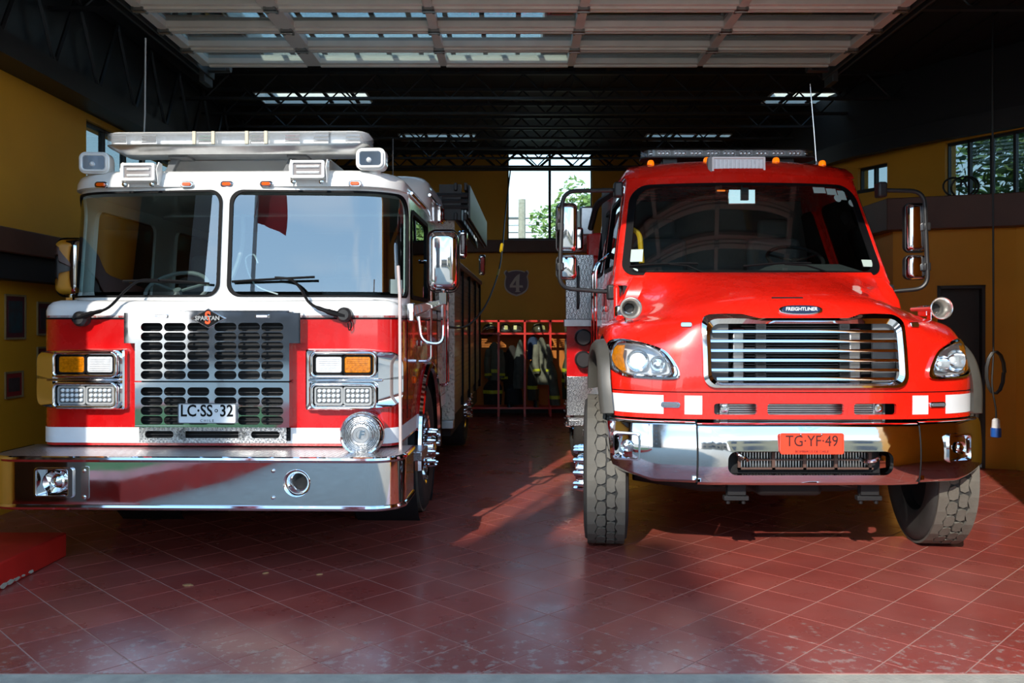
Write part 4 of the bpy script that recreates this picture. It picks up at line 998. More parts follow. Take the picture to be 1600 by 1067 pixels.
for y, z in ((3.45, 2.42), (6.9, 2.45)):
    vb = obj('warning_lamp', G().cbox((1.35, y, z), (.1, .16, .30)), CHROME, LT, bevel=.03); obj('lamp_lens', G().cbox((1.36, y-.06, z), (.06, .06, .22)), MATS['dark_red_lens'], vb, bevel=.015)
wheel(LT, 1.08, 5.4, 1, detail=False); wheel(LT, -1.08, 5.4, -1, detail=False)
# ================================================================== right engine (bonneted, scarlet)
RT = empty('fire_truck', (1.88, 5.39, 0))
tag(RT, 'scarlet bonneted fire truck with chrome bar grille and steel bumper', 'fire truck')
SL = [
 (.955, [(0, .10), (.35, .105), (.7, .12), (.95, .18), (1.13, .29), (1.22, .42), (1.25, .6), (1.25, 1.15)]),
 (1.08, [(0, .098), (.35, .103), (.7, .118), (.95, .18), (1.13, .29), (1.225, .425), (1.256, .6), (1.256, 1.15)]),
 (1.2, [(0, .10), (.35, .105), (.7, .12), (.95, .185), (1.13, .29), (1.225, .43), (1.255, .6), (1.255, 1.15)]),
 (1.33, [(0, .112), (.35, .118), (.7, .134), (.945, .205), (1.115, .315), (1.215, .45), (1.25, .62), (1.25, 1.15)]),
 (1.45, [(0, .13), (.35, .135), (.7, .155), (.93, .235), (1.09, .35), (1.19, .48), (1.23, .65), (1.23, 1.15)]),
 (1.56, [(0, .155), (.35, .16), (.68, .185), (.86, .30), (1.0, .42), (1.12, .55), (1.19, .72), (1.20, 1.15)]),
 (1.62, [(0, .18), (.33, .185), (.62, .22), (.77, .36), (.88, .50), (.98, .64), (1.06, .82), (1.09, 1.15)]),
 (1.70, [(0, .26), (.3, .27), (.54, .31), (.67, .44), (.76, .58), (.85, .74), (.94, .92), (1.0, 1.15)]),
 (1.78, [(0, .45), (.27, .46), (.47, .52), (.6, .62), (.7, .74), (.79, .86), (.88, 1.0), (.96, 1.15)]),
 (1.87, [(0, .75), (.22, .76), (.4, .80), (.54, .86), (.65, .92), (.75, .99), (.85, 1.07), (.93, 1.15)]),
 (1.935, [(0, 1.0), (.18, 1.01), (.34, 1.03), (.48, 1.05), (.6, 1.075), (.7, 1.1), (.8, 1.125), (.88, 1.15)]),
 (1.962, [(0, 1.15), (.15, 1.15), (.3, 1.152), (.45, 1.154), (.58, 1.156), (.7, 1.158), (.78, 1.159), (.86, 1.16)])]
def half_dense(P):
    return catmull(P, 8)
flat = []
for z, P in SL:
    D = half_dense(P); flat.append(tuple([z]+[c for p in D for c in p]))
ROWS = catmull(flat, 8)
def rowpts(r): return [(r[1+2*k], r[2+2*k]) for k in range((len(r)-1)//2)]
def F(x, z):
    x = abs(x)
    i = 0
    while i < len(ROWS)-2 and ROWS[i+1][0] < z: i += 1
    a, b = ROWS[i], ROWS[i+1]; t = max(0, min(1, (z-a[0])/(b[0]-a[0]))); r = [p+(q-p)*t for p, q in zip(a, b)]; P = rowpts(r)
    for k in range(len(P)-1):
        if P[k+1][0] >= x and P[k+1][0] > P[k][0]:
            return P[k][1]+(P[k+1][1]-P[k][1])*(x-P[k][0])/(P[k+1][0]-P[k][0])
    return P[-1][1]
def FS(x, z, off=0): return Vector((x, F(x, z)-off, z))
def inpoly(P, x, y):
    c = False
    for i in range(len(P)):
        a, b = P[i], P[i-1]
        if (a[1] > y) != (b[1] > y) and x < (b[0]-a[0])*(y-a[1])/(b[1]-a[1])+a[0]: c = not c
    return c
GRI = rr(0, 1.378, 1.21, .385, .07, 6, 8)          # grille opening
HLk = [(1.235, 1.395), (1.205, 1.45), (1.13, 1.466), (1.0, 1.44), (.89, 1.395), (.83, 1.32), (.802, 1.25), (.825, 1.214), (.95, 1.21), (1.12, 1.22), (1.205, 1.258), (1.243, 1.33)]
HL = catmull(HLk, 4, True)
SLOT = [(-.645, -.20), (-.145, -.145)]
slotrect = (-.60, .60, .972, 1.072)
def hskip(c):
    x, y, z = c
    if y < .6:
        if inpoly(inset(GRI, 1.02), x, z) and y < .3: return True
        if inpoly(inset(HL, .93), abs(x), z): return True
        if slotrect[0] < x < slotrect[1] and slotrect[2] < z < slotrect[3]: return True
    if abs(x) > .98 and z < 1.52 and ((y-.80)/.44)**2+((z-.93)/.56)**2 < 1: return True
    return False
P = []
for r in ROWS:
    h = rowpts(r); P.append([Vector((-a, b, r[0])) for a, b in reversed(h[1:])]+[Vector((a, b, r[0])) for a, b in h])
g = G(); m = len(P[0]); g.v = [tuple(v) for r in P for v in r]
for i in range(len(P)-1):
    for j in range(m-1):
        if not hskip((P[i][j]+P[i+1][j+1])/2): g.f.append((i*m+j, i*m+j+1, (i+1)*m+j+1, (i+1)*m+j))
hood = obj('hood', g, RED2, RT, 60)
# inner dark lining keeps light out of the engine bay
obj('engine_bay', G().box(-.75, .75, .38, 1.1, .7, 1.55), DARK, RT)
# lower slots in the valance
g = G(); cuts = [(-.645, -.27, -.585, -.31), (-.27, .27, -.245, .245), (.27, .645, .31, .585)]
for a, b, c, d in cuts:
    rings(g, rr((c+d)/2, 1.02, d-c, .072, .018, 5, 4), rr((a+b)/2, 1.022, b-a+.004, .122, .001, 5, 4), lambda x, z, o=0: FS(x, z, o+.002), 2, .03)
obj('valance', g, RED2, hood, 50)
obj('radiator', G().box(-.56, .56, .22, .26, .84, 1.16), GREY, RT)
g = G()
for k in range(20): g.box(-.52, .52, .205, .222, .86+k*.0145, .868+k*.0145)
obj('radiator_fins', g, ALU, RT)
for s in (-1, 1): obj('radiator_tank', G().box(s*.5-.03, s*.5+.03, .19, .25, .84, 1.16), ALU, RT, bevel=.006)
for s in (-1, 1): obj('tow_pin', G().lathe([(.028, 0), (.028, -.02), (.015, -.022), (.015, -.012), (.001, -.012)], (s*.50, .19, 1.02), (0, 1, 0), 14), STEEL, RT)
obj('panel_seam', G().tube([FS(-1.22+2.44*k/80, 1.128, .002) for k in range(81)], .003, 4), SEAL, hood)
# reflective strips and small lamps on the valance
for x0_, x1_ in ((-1.225, -.90), (-.77, -.66), (.69, .80), (.93, 1.225)):
    n = 12; g = G(); g.grid([[FS(x0_+(x1_-x0_)*k/n, z, .004) for k in range(n+1)] for z in (.985, 1.02, 1.06, 1.106)]); obj('white_strip', g, STRIPE, hood, 50)
for s in (-1, 1):
    c = s*.855 if s < 0 else .865
    yy = F(c, 1.045); ang = math.atan2(F(abs(c)+.02, 1.045)-F(abs(c)-.02, 1.045), .04)*s
    l = obj('grille_marker', plate(G(), rr(0, 0, .125, .038, .018, 6, 1), -.012, .006), CHROME, hood, bevel=.004, loc=(c, yy, 1.045), rot=(0, 0, ang))
    obj('marker_lens', plate(G(), rr(0, 0, .10, .022, .010, 5, 1), -.018, -.008), pm('dark_clear_lens', sr(120, 124, 130), .1, .3, 1) if 'dark_clear_lens' not in MATS else MATS['dark_clear_lens'], l, bevel=.003)
    c = s*.74; yy = F(c, 1.555)
    l = obj('hood_marker', plate(G(), rr(0, 0, .075, .034, .012, 5, 1), -.014, .01), CHROME, hood, bevel=.004, loc=(c, yy, 1.56), rot=(-.2, 0, s*.45))
# chrome grille
def topz(x):   # upper edge of the surround: shoulders either side of a dip
    a = abs(x)
    return 1.606 if a < .30 else (1.606+(a-.30)/.09*.03 if a < .39 else 1.636)
O = [(a*1.008, (topz(a) if b > 1.55 else b-.028) if not (.50 < abs(a) and b > 1.45) else b+.062-(.0 if abs(a) < .56 else 0)) for a, b in [(p[0]*1.075, p[1]) for p in rr(0, 1.378, 1.21, .385, .075, 6, 12)]]
I2 = rr(0, 1.378, 1.205, .38, .07, 6, 12)
g = G(); secs = [[FS(a, b, .0) for a, b in O], [FS(a, b, .03) for a, b in [(p[0]*.992+q[0]*.008, p[1]*.96+q[1]*.04) for p, q in zip(O, I2)]], [FS((p[0]+q[0])/2, (p[1]+q[1])/2, .034) for p, q in zip(O, I2)], [FS(a, b, .012) for a, b in I2], [FS(a, b, -.03) for a, b in I2]]
g.loft(secs, True, False); gs = obj('grille_surround', g, CHROME, RT, 45)
for z in (1.517, 1.455, 1.394, 1.332, 1.270, 1.213):
    secs = []
    e = .60-max(0, .07-min(z-1.188, 1.568-z))*.7
    for k in range(31):
        x = -e+2*e*k/30; y = F(x, z)-.004
        secs.append([Vector((x, y+.035, z-.009)), Vector((x, y-.004, z-.010)), Vector((x, y-.007, z-.007)), Vector((x, y-.0045, z+.002)), Vector((x, y, z+.010)), Vector((x, y+.035, z+.012))])
    obj('grille_bar', G().loft(secs), CHROME, gs, 50)
for x in (-.27, .27):
    po = obj('grille_post', G().box(x-.032, x+.032, F(x, 1.38)+.03, F(x, 1.38)+.055, 1.19, 1.57), PLASTIC, gs)
    for k in range(7): obj('post_slot', plate(G(), rr(x, 1.55-k*.0615, .046, .016, .007, 3, 1), F(x, 1.38)+.026, F(x, 1.38)+.031), GREY if k % 1 else DARK, po)
obj('grille_cavity', G().box(-.64, .64, .33, .35, 1.15, 1.6), DARK, RT)
for s in (-1, 1): obj('side_baffle', G().box(min(s*.47, s*.62), max(s*.47, s*.62), .20, .22, 1.17, 1.58), GREY, RT)
g = G()
for k in range(22): g.box(-.36, .36, .30, .325, 1.17+k*.018, 1.176+k*.018)
obj('charge_cooler', g, GREY, RT)
for s in (-1, 1): obj('cooler_tank', G().box(s*.385-.04, s*.385+.04, .27, .33, 1.17, 1.54), ALU, RT, bevel=.01)
# name badge on the nose
def badge(x, z):
    dz = .02; y0, y1 = F(x, z-dz), F(x, z+dz); al = math.atan2(y1-y0, 2*dz)
    return (x, F(x, z), z), (-al*.7, 0, 0)
lc, rt = badge(0, 1.652)
ell = [(.145*math.cos(t)*(1 if abs(math.cos(t)) < .9 else 1), .034*math.sin(t)) for t in [2*pi*k/40 for k in range(40)]]
ell = [(math.copysign(abs(math.cos(t))**.75, math.cos(t))*.142, math.copysign(abs(math.sin(t))**.8, math.sin(t))*.035) for t in [2*pi*k/40 for k in range(40)]]
em = obj('name_badge', plate(G(), ell, -.016, .01), CHROME, RT, bevel=.004, loc=lc, rot=rt)
obj('badge_field', plate(G(), inset([(a*.86, b*.80) for a, b in ell], 1), -.021, -.014), NAVY, em)
txt('badge_lettering', 'FREIGHTLINER', .036, WHTXT, em, (0, -.022, 0), sx=.88, bold=.0003, shear=.25, ext=.002)
lc, rt = badge(-.04, 1.74)
obj('hood_latch_slot', plate(G(), rr(0, 0, .21, .012, .005, 4, 1), -.004, .01), DARK, RT, loc=lc, rot=(-.9, 0, 0))
# ------------------------------------------------------------------ headlamps
for s in (-1, 1):
    def SS(a, z, o=0): return FS(s*a, z, o)
    g = G(); I_ = inset(HL, .80)
    secs = [[SS(a, b, -.01) for a, b in inset(HL, 1.03)], [SS(a, b, .022) for a, b in HL], [SS(a, b, .026) for a, b in inset(HL, .9)], [SS(a, b, .008) for a, b in I_], [SS(a, b, -.03) for a, b in inset(HL, .78)]]
    g.loft(secs, True, False); hl = obj('headlamp', g, CHROME, RT, 50)
    g = G(); g.loft([[SS(a, b, -.03) for a, b in inset(HL, .79)], [SS(a, b, -.09) for a, b in inset(HL, .70)]], True, False); g.f.append(tuple(range(len(g.v)-len(HL), len(g.v))))
    obj('lamp_bowl', g, LAMPBOWL, hl, 50)
    for cx_, r_, main_bulb in ((1.045, .074, True), (.925, .055, False)):
        c = SS(cx_, 1.325-(.0 if main_bulb else .02), -.03); ax = Vector((-s*.25, 1, 0))
        if s > 0: ax = Vector((s*.25, 1, 0)); ax = Vector((-s*.2, 1, 0))
        obj('lamp_reflector', G().lathe([(r_, -.02), (r_*.93, .0), (r_*.7, .03), (r_*.35, .045), (.001, .05)], c, ax, 24, False), REFL, hl, 50)
        obj('bulb', G().sphere(c+ax*.012, .026 if main_bulb else .016, (1, .7, 1)), LEDGLINT if (main_bulb and s < 0) else LEDW, hl)
    am = [(1.205, 1.39), (1.165, 1.425), (1.12, 1.425), (1.135, 1.35), (1.12, 1.255), (1.165, 1.26), (1.205, 1.32)]
    g = G(); g.loft([[SS(a, b, -.012) for a, b in am], [SS(a, b, .0) for a, b in inset(am, .9)]], True, True)
    obj('turn_lens', g, AMBER, hl, 40)
    g = G(); n = 14; rows_ = []
    for i in range(n+1):
        z = 1.24+(1.44-1.24)*i/n; xsn = []; Q = inset(HL, .84)
        for k in range(len(Q)):
            a, b = Q[k], Q[(k+1) % len(Q)]
            if (a[1] <= z) != (b[1] <= z): xsn.append(a[0]+(b[0]-a[0])*(z-a[1])/(b[1]-a[1]))
        if len(xsn) > 1: rows_.append([SS(min(xsn)+(max(xsn)-min(xsn))*k/16, z, .012) for k in range(17)])
    g.grid(rows_); obj('lamp_cover', g, CLEAR, hl, 60)
# fender flares
for s in (-1, 1):
    A = catmull([(s*1.235, .34, .97), (s*1.25, .37, 1.15), (s*1.25, .44, 1.31), (s*1.25, .56, 1.40), (s*1.25, .75, 1.43), (s*1.25, .95, 1.40), (s*1.25, 1.12, 1.31), (s*1.25, 1.2, 1.1)], 5)
    secs = []
    for k, p in enumerate(A):
        c = Vector(p)-Vector((.02 if s > 0 else 0, 0, 0)); rad = Vector((0, c.y-.78, c.z-.9)).normalized()
        secs.append([c+Vector((-s*.03, 0, 0))+rad*.035, c+Vector((s*.025, 0, 0))+rad*.025, c+Vector((s*.05, 0, 0))-rad*.0, c+Vector((s*.05, 0, 0))-rad*.045, c+Vector((s*.03, 0, 0))-rad*.055, c+Vector((-s*.03, 0, 0))-rad*.03])
    obj('fender_flare', G().loft(secs), FLARE, RT, 50)
    obj('wheel_well', G().box(min(s*.86, s*.88), max(s*.86, s*.88), .3, 1.25, .6, 1.5).box(min(s*.88, s*1.2), max(s*.88, s*1.2), 1.23, 1.25, .6, 1.5), DARK, RT)
    # trumpet horns on the fenders
    c = Vector((s*1.065, .50, 1.675)); hn = empty('trumpet_horn', c, 0, RT)
    obj('bell', G().lathe([(.072, 0), (.075, -.012), (.078, -.016), (.074, -.02), (.066, -.012), (.045, .05), (.025, .12), (.018, .20), (.016, .42)], (0, 0, 0), (0, 1, 0), 28, False), pm('horn_satin', (.72, .70, .66), .22, .9) if 'horn_satin' not in MATS else MATS['horn_satin'], hn, 60)
    obj('throat', G().lathe([(.03, .085), (.001, .085)], (0, 0, 0), (0, 1, 0), 16, False), DARK, hn)
    obj('horn_foot', G().cbox((0, .12, -.06), (.05, .06, .12)), CHROME, hn, bevel=.006)
    obj('hood_latch', G().cbox((s*1.10, .78, 1.66), (.07, .13, .08)), CHROME, RT, bevel=.012)
# ------------------------------------------------------------------ bumper
def BF(x):
    a = abs(x)
    return 0 if a < .45 else .03*((a-.45)/.25)**2 if a < .7 else .03+.24*(a-.7)+.22*max(0, (a-.95)/.28)**2*.6
def BS(x, z, off=0):
    zn = (z-.739)/.175           # gentle barrel profile
    return Vector((x, BF(x)+.025*zn*zn-off, z))
bz0, bz1 = .564, .914
def bband(g, x0_, x1_, zb=lambda x: bz0, zt_=lambda x: bz1):
    n = max(3, int(abs(x1_-x0_)/.03)); g.grid([[BS(x0_+(x1_-x0_)*k/n, zb(x0_+(x1_-x0_)*k/n)+(zt_(x0_+(x1_-x0_)*k/n)-zb(x0_+(x1_-x0_)*k/n))*t) for k in range(n+1)] for t in [q/10 for q in range(11)]])
g = G(); rings(g, rr(0, .688, 1.04, .152, .055, 6, 14), rr(0, .739, 1.24, .35, .0005, 6, 14), BS, 4, .05)
bband(g, -.70, -.62); bband(g, .62, .70)
# top and bottom return lips
def lip(g, x0_, x1_, zf, sgn):
    n = 40; rows_ = []
    for dy, dz in ((0, 0), (.006, sgn*.012), (.02, sgn*.02), (.09, sgn*.022)):
        rows_.append([BS(x0_+(x1_-x0_)*k/n, zf(x0_+(x1_-x0_)*k/n))+Vector((0, dy, dz)) for k in range(n+1)])
    g.grid(rows_)
lip(g, -.70, .70, lambda x: bz1, 1); lip(g, -.70, .70, lambda x: bz0, -1)
bm_ = obj('bumper_centre', g, CHROME, RT, 45)
for s in (-1, 1):
    zb = lambda x: .575+max(0, (abs(x)-.98))*.28
    zt_ = lambda x: bz1+.008
    g = G(); bband(g, s*.712, s*1.23, zb, zt_); lip(g, s*.712, s*1.23, zt_, 1); lip(g, s*.712, s*1.23, zb, -1)
    # rounded return at the outer end
    g.grid([[BS(s*1.23, .645+(.922-.645)*t)+Vector((s*.02*q, .05*q*q, 0)) for t in [k/6 for k in range(7)]] for q in (0, .5, 1, 1.5)])
    be = obj('bumper_end', g, CHROME, RT, 45)
    yy = BF(1.02); ang = s*.36
    fo = obj('fog_recess', G().loft([[Vector((a, d, b)) for a, b in rr(0, 0, .19*k, .185*k, .02, 4, 1)] for d, k in ((.02, 1.0), (-.016, .98), (-.018, .86), (.03, .62))], True, True), CHROME, be, 35, loc=(s*(1.13 if s < 0 else .98), BF(1.13 if s < 0 else .98), .775), rot=(0, 0, ang*(1.3 if s < 0 else .9)))
    obj('fog_plug', G().lathe([(.042, -.02), (.04, -.03), (.028, -.02), (.02, -.03), (.001, -.034)], (0, .01, 0), (0, 1, 0), 18), CHROME, fo)
for s in (-1, 1): obj('bumper_gap', G().tube([BS(s*.706, .56+.36*k/10, -.004) for k in range(11)], .006, 5), DARK, bm_)
obj('lower_cooler', G().box(-.5, .5, .16, .18, .60, .79), DARK, RT)
g = G()
for k in range(46): g.box(-.42+k*.0185, -.414+k*.0185, .145, .158, .63, .76)
obj('cooler_fins', g, ALU, RT)
g = G().box(-.43, .44, .115, .13, .632, .644).box(-.43, .44, .115, .13, .742, .754)
for x in (-.42, -.2, .0, .2, .42): g.box(x-.01, x+.01, .115, .13, .632, .754)
g.box(-.43, .44, .12, .128, .688, .698)
obj('cooler_guard', g, pm('brown_guard', sr(86, 60, 50), .6), RT)
obj('tow_hook', G().tube(catmull([(.36, .15, .70), (.38, .07, .69), (.44, .05, .71), (.48, .12, .74)], 6), .014, 8), STEEL, RT)
obj('tow_hook', G().tube(catmull([(-.36, .15, .70), (-.38, .07, .70), (-.44, .05, .735), (-.48, .12, .75)], 6), .012, 8), STEEL, RT)
# number plate
pz = .815; pc = .0
np_ = obj('licence_plate', plate(G(), rr(pc, pz, .40, .132, .014, 4, 1), -.014, -.004), PLATEO, RT, bevel=.003)
g = G(); frame(g, rr(pc, pz, .40, .132, .014, 4, 1), rr(pc, pz, .385, .117, .010, 4, 1), -.018, -.012); obj('plate_rim', g, PLATEO, np_)
BROWNT = pm('plate_lettering', sr(58, 20, 16), .5)
txt('plate_number', 'TG·YF·49', .098, BROWNT, np_, (pc, -.015, pz+.014), sx=.86, ext=.0012)
txt('plate_caption', 'BOMBEROS DE CHILE', .022, BROWNT, np_, (pc, -.015, pz-.05), ext=.001)
for x in (-.07, .06): obj('plate_bolt', G().sphere((pc+x, -.016, pz+.058), .007), STEEL, np_)
# ------------------------------------------------------------------ cab
def CW(z): return 1.075-.135*(z-1.93)/.805
def CY(z): return 1.17+.34*(z-1.93)/.805
def CS(u, z, off=0):
    s = 1 if u >= 0 else -1; a = abs(u); w_ = CW(z); y0 = CY(z)
    if a <= 1:
        x = a*w_; y = y0+.17*a**2.4; n = Vector((s*.17*2.4*a**1.4/w_, -1, -.42)).normalized()
    else: x = w_; y = y0+.17+(a-1); n = Vector((s, 0, .15)).normalized()
    return Vector((s*x, y, z))+n*off
inn = rr(0, 2.33, 1.895, .745, (.15, .15, .10, .10), 8, 20)
g = G(); rings(g, inn, rr(0, 2.325, 2.06, .91, .001, 8, 20), CS, 4, .03); obj('windshield_surround', g, RED2, RT, 50)
g = G(); rings(g, inset(inn, .952), inset(inn, 1.012), lambda u, z, o=0: CS(u, z, o+.008), 2, .02); obj('rubber_seal', g, SEAL, RT, 50)
rows_ = []; Q = inset(inn, .975)
for i in range(25):
    z = min(p[1] for p in Q)+.003+(max(p[1] for p in Q)-min(p[1] for p in Q)-.006)*i/24; xsn = []
    for k in range(len(Q)):
        a, b = Q[k], Q[(k+1) % len(Q)]
        if (a[1] <= z) != (b[1] <= z): xsn.append(a[0]+(b[0]-a[0])*(z-a[1])/(b[1]-a[1]))
    if len(xsn) > 1: rows_.append([CS(min(xsn)+(max(xsn)-min(xsn))*k/50, z, -.004) for k in range(51)])
g = G(); g.grid(rows_); obj('windshield_pane', g, WSH2, RT, 80)
def roofloop(z, wd, y0, bow, y1=3.15, n=16):
    P = [Vector((-wd, y1, z))]+[Vector((-wd+2*wd*k/n, y0+bow*abs(-1+2*k/n)**2.6, z)) for k in range(n+1)]+[Vector((wd, y1, z))]
    return P
g = G().loft([roofloop(2.77, .948, 1.525, .17), roofloop(2.82, .94, 1.55, .18), roofloop(2.87, .915, 1.60, .2), roofloop(2.91, .87, 1.68, .24), roofloop(2.94, .78, 1.80, .28), roofloop(2.955, .6, 2.0, .3)])
obj('roof', g, RED2, RT, 60)
for s in (-1, 1):
    for u0, u1, a, b in ((1.03, 1.92, 1.1, 1.84), (1.92, 2.72, 2.0, 2.62)):
        inn_ = rr((a+b)/2, 2.33, b-a, .62, .07, 5, 5)
        g = G(); rings(g, [(s*p[0], p[1]) for p in inn_], [(s*p[0], p[1]) for p in rr((u0+u1)/2, 2.325, u1-u0, .91, .002, 5, 5)], CS, 2, .03); d = obj('upper_door', g, RED2, RT, 40)
        g = G(); rings(g, [(s*p[0], p[1]) for p in inset(inn_, .92)], [(s*p[0], p[1]) for p in inset(inn_, 1.03)], lambda u, z, o=0: CS(u, z, o+.006), 1, .02); obj('window_seal', g, SEAL, d)
        obj('side_window', G().prism([CS(s*p[0], p[1], -.014) for p in inset(inn_, .97)], [CS(s*p[0], p[1], -.018) for p in inset(inn_, .97)]), SIDEGL, d)
    g = G().loft([[Vector((s*x, y, z)) for y, z in ((1.22, 1.0), (1.3, 1.87), (3.0, 1.87), (3.0, 1.0))] for x in (1.04, 1.085)]); ld = obj('lower_door', g, RED2, RT, bevel=.02)
    obj('door_handle', G().cbox((s*1.095, 1.95, 1.7), (.03, .16, .05)), CHROME, ld, bevel=.01)
    for y in (1.75, 2.0):
        obj('grab_rail', G().tube(bend([(s*1.07, y, 2.15), (s*1.19, y-.05, 2.05), (s*1.19, y-.05, 1.25), (s*1.08, y, 1.15)], .08), .014, 8), CHROME, RT)
    obj('air_intake', G().tube(bend([(s*.98, 2.3, 2.74), (s*1.1, 2.5, 2.68), (s*1.12, 2.9, 2.5)], .1), .03, 8), PLASTIC, RT)
    obj('window_bright_trim', G().tube([CS(s*1.05, 1.95+.75*k/10, .012) for k in range(11)], .008, 6), CHROME, RT)
for s in (-1, 1): obj('cowl_side', G().loft([[Vector((s*x, y, z)) for x, y in ((.8, yf), (xo, yf+.04), (xo, 1.36), (.8, 1.36))] for z, yf, xo in ((1.0, 1.10, 1.085), (1.55, 1.08, 1.085), (1.66, 1.06, 1.075), (1.75, 1.05, 1.05), (1.84, 1.07, 1.01), (1.93, 1.13, .96))]), RED2, RT, bevel=.015)
obj('firewall', G().box(-1.03, 1.03, 1.16, 1.2, .95, 1.86), DARK, RT)
obj('cab_floor', G().box(-1.03, 1.03, 1.2, 3.0, .95, 1.05), DARK, RT)
obj('cab_back', G().box(-1.0, 1.0, 2.98, 3.02, .95, 2.9), GREY, RT)
obj('dashboard', G().loft([[Vector((-.98, y, z)) for y, z in ((1.28, 1.5), (1.28, 1.9), (1.5, 2.0), (1.85, 1.93), (1.85, 1.5))], [Vector((.1, y, z)) for y, z in ((1.28, 1.5), (1.28, 1.9), (1.5, 2.0), (1.85, 1.93), (1.85, 1.5))], [Vector((.25, y, z)) for y, z in ((1.28, 1.5), (1.28, 1.92), (1.5, 2.05), (1.85, 2.05), (1.85, 1.5))], [Vector((.75, y, z)) for y, z in ((1.28, 1.5), (1.28, 1.92), (1.5, 2.05), (1.85, 2.05), (1.85, 1.5))], [Vector((.98, y, z)) for y, z in ((1.28, 1.5), (1.28, 1.9), (1.5, 1.98), (1.85, 1.93), (1.85, 1.5))]]), INTER, RT, 50, bevel=.03)
steer(RT, (.52, 1.88, 2.12), .23, .55)
seat(RT, .52, 2.2, 1.65); seat(RT, -.52, 2.2, 1.65)
obj('yellow_grip', G().tube(bend([(-.93, 1.62, 2.36), (-.84, 1.60, 2.31), (-.83, 1.55, 2.06)], .06), .022, 8), YEL, RT)
def wsticker(u0, u1, z0, z1, name='windshield_sticker', mat=PAPER):
    Q_ = [(u0, z0), (u1, z0), (u1, z1), (u0, z1)]
    obj(name, G().prism([CS(a, b, .004) for a, b in Q_], [CS(a, b, .0055) for a, b in Q_]), mat, RT)
def wdot(u, z, ru, rz_):
    Q_ = [(u+ru*math.cos(t), z+rz_*math.sin(t)) for t in [2*pi*k/18 for k in range(18)]]
    obj('windshield_sticker', G().prism([CS(a, b, .004) for a, b in Q_], [CS(a, b, .0055) for a, b in Q_]), PAPER, RT)
wsticker(-.905, -.815, 2.06, 2.16); wdot(-.875, 1.99, .035, .017)
wsticker(.57, .68, 2.625, 2.675); wsticker(.69, .78, 2.615, 2.668); wsticker(.79, .86, 2.575, 2.655); wdot(.775, 2.585, .032, .03); wdot(.90, 2.55, .032, .03)
wsticker(.815, .90, 2.02, 2.075)
im = obj('interior_mirror', G().cbox((-.02, 1.56, 2.6), (.23, .03, .13)), MIRROR, RT, bevel=.01)
obj('mirror_stem', G().tube([(-.02, 1.56, 2.6), (-.02, 1.54, 2.72)], .01, 6).cbox((.0, 1.545, 2.62), (.06, .03, .1)), PLASTIC, im)
obj('dome_lamp', plate(G(), rr(-.17, 2.66, .07, .014, .006, 4, 1), 1.62, 1.625), ORANGE_LIT, RT)
# wipers
def cwiper(p, blade):
    g = G().tube([CS(u, z, .03) for u, z in p], [.009]+[.007]*(len(p)-1), 6); a = obj('wiper_arm', g, SEAL, RT)
    obj('wiper_blade', G().tube([CS(u, z, .02) for u, z in blade], .009, 6), SEAL, a)
cwiper([(-.30, 1.93), (-.42, 1.99), (-.50, 2.03), (-.62, 2.04)], [(-.90, 2.03), (-.75, 2.04), (-.5, 2.045), (-.42, 2.04)])
cwiper([(.62, 1.93), (.45, 2.0), (.36, 2.03), (.2, 2.04)], [(-.1, 2.02), (.05, 2.035), (.2, 2.045), (.40, 2.045)])
# roof lamps
for px in (1020, 1104, 1212, 1293):
    x = (px-800)*(5.39+1.72)/FPX-1.88; y = 1.70+.24*(abs(x)/.9)**2.6
    mk = obj('roof_marker', G().lathe([(.034, 0), (.034, .012), (.03, .014)], (x, y, 2.895), (0, 0, 1), 14), RED2, RT)
    obj('marker_lens', G().loft([[Vector((x+k*.03*math.cos(t), y+k*.036*math.sin(t), z)) for t in [2*pi*q/14 for q in range(14)]] for z, k in ((2.905, 1), (2.93, .95), (2.945, .7), (2.95, .3))]), ORANGE_LIT, mk, 60)
sc_ = obj('scene_lamp', G().cbox((-.045, 1.60, 2.86), (.43, .07, .125)), LGREY, RT, bevel=.008)
g = G(); frame(g, rr(-.045, 2.86, .435, .13, .01, 3, 1), rr(-.045, 2.86, .40, .098, .006, 3, 1), 1.55, 1.57); obj('lamp_frame', g, WHITE, sc_, bevel=.003)
obj('lamp_window', plate(G(), rr(-.045, 2.86, .40, .098, .006, 3, 1), 1.563, 1.567), LAMPW, sc_)
dm = mesh(G().box(-.007, .007, -.006, 0, -.035, .035), LEDW, 30)
for k in range(12): obj('led', dm, LEDW, sc_, loc=(-.225+k*.0328, 1.562, 2.865))
obj('lamp_bracket', G().prism([Vector((-.265, 1.545, 2.80)), Vector((-.265, 1.62, 2.80)), Vector((-.265, 1.64, 2.86)), Vector((-.265, 1.60, 2.93)), Vector((-.265, 1.545, 2.93))], [Vector((-.29, 1.56, 2.80)), Vector((-.29, 1.62, 2.80)), Vector((-.29, 1.64, 2.86)), Vector((-.29, 1.60, 2.92)), Vector((-.29, 1.56, 2.92))]), LGREY, sc_)
LY = 1.94; xl = (1003-800)*(5.39+LY)/FPX-1.88; xr = (1278-800)*(5.39+LY)/FPX-1.88
xc = (xl+xr)/2; hwb = (xr-xl)/2; ZB = 3.005
def bl(hw_, hd, r, z): return [Vector((xc+a, LY+.12+b, z)) for a, b in rr(0, 0, hw_*2, hd*2, r, 6, 4)]
lb2 = obj('light_bar', G().loft([bl(hwb, .13, .1, ZB-.012), bl(hwb, .13, .1, ZB), bl(hwb-.03, .11, .08, ZB+.004)]), PLASTIC, RT, 40)
obj('bar_lid', G().loft([bl(hwb-.03, .115, .09, ZB+.058), bl(hwb-.07, .09, .08, ZB+.07)]), PLASTIC, lb2, 40)
obj('bar_core', G().loft([bl(hwb-.06, .09, .08, ZB), bl(hwb-.06, .09, .08, ZB+.06)]), LGREY, lb2, 40)
nmod = 9
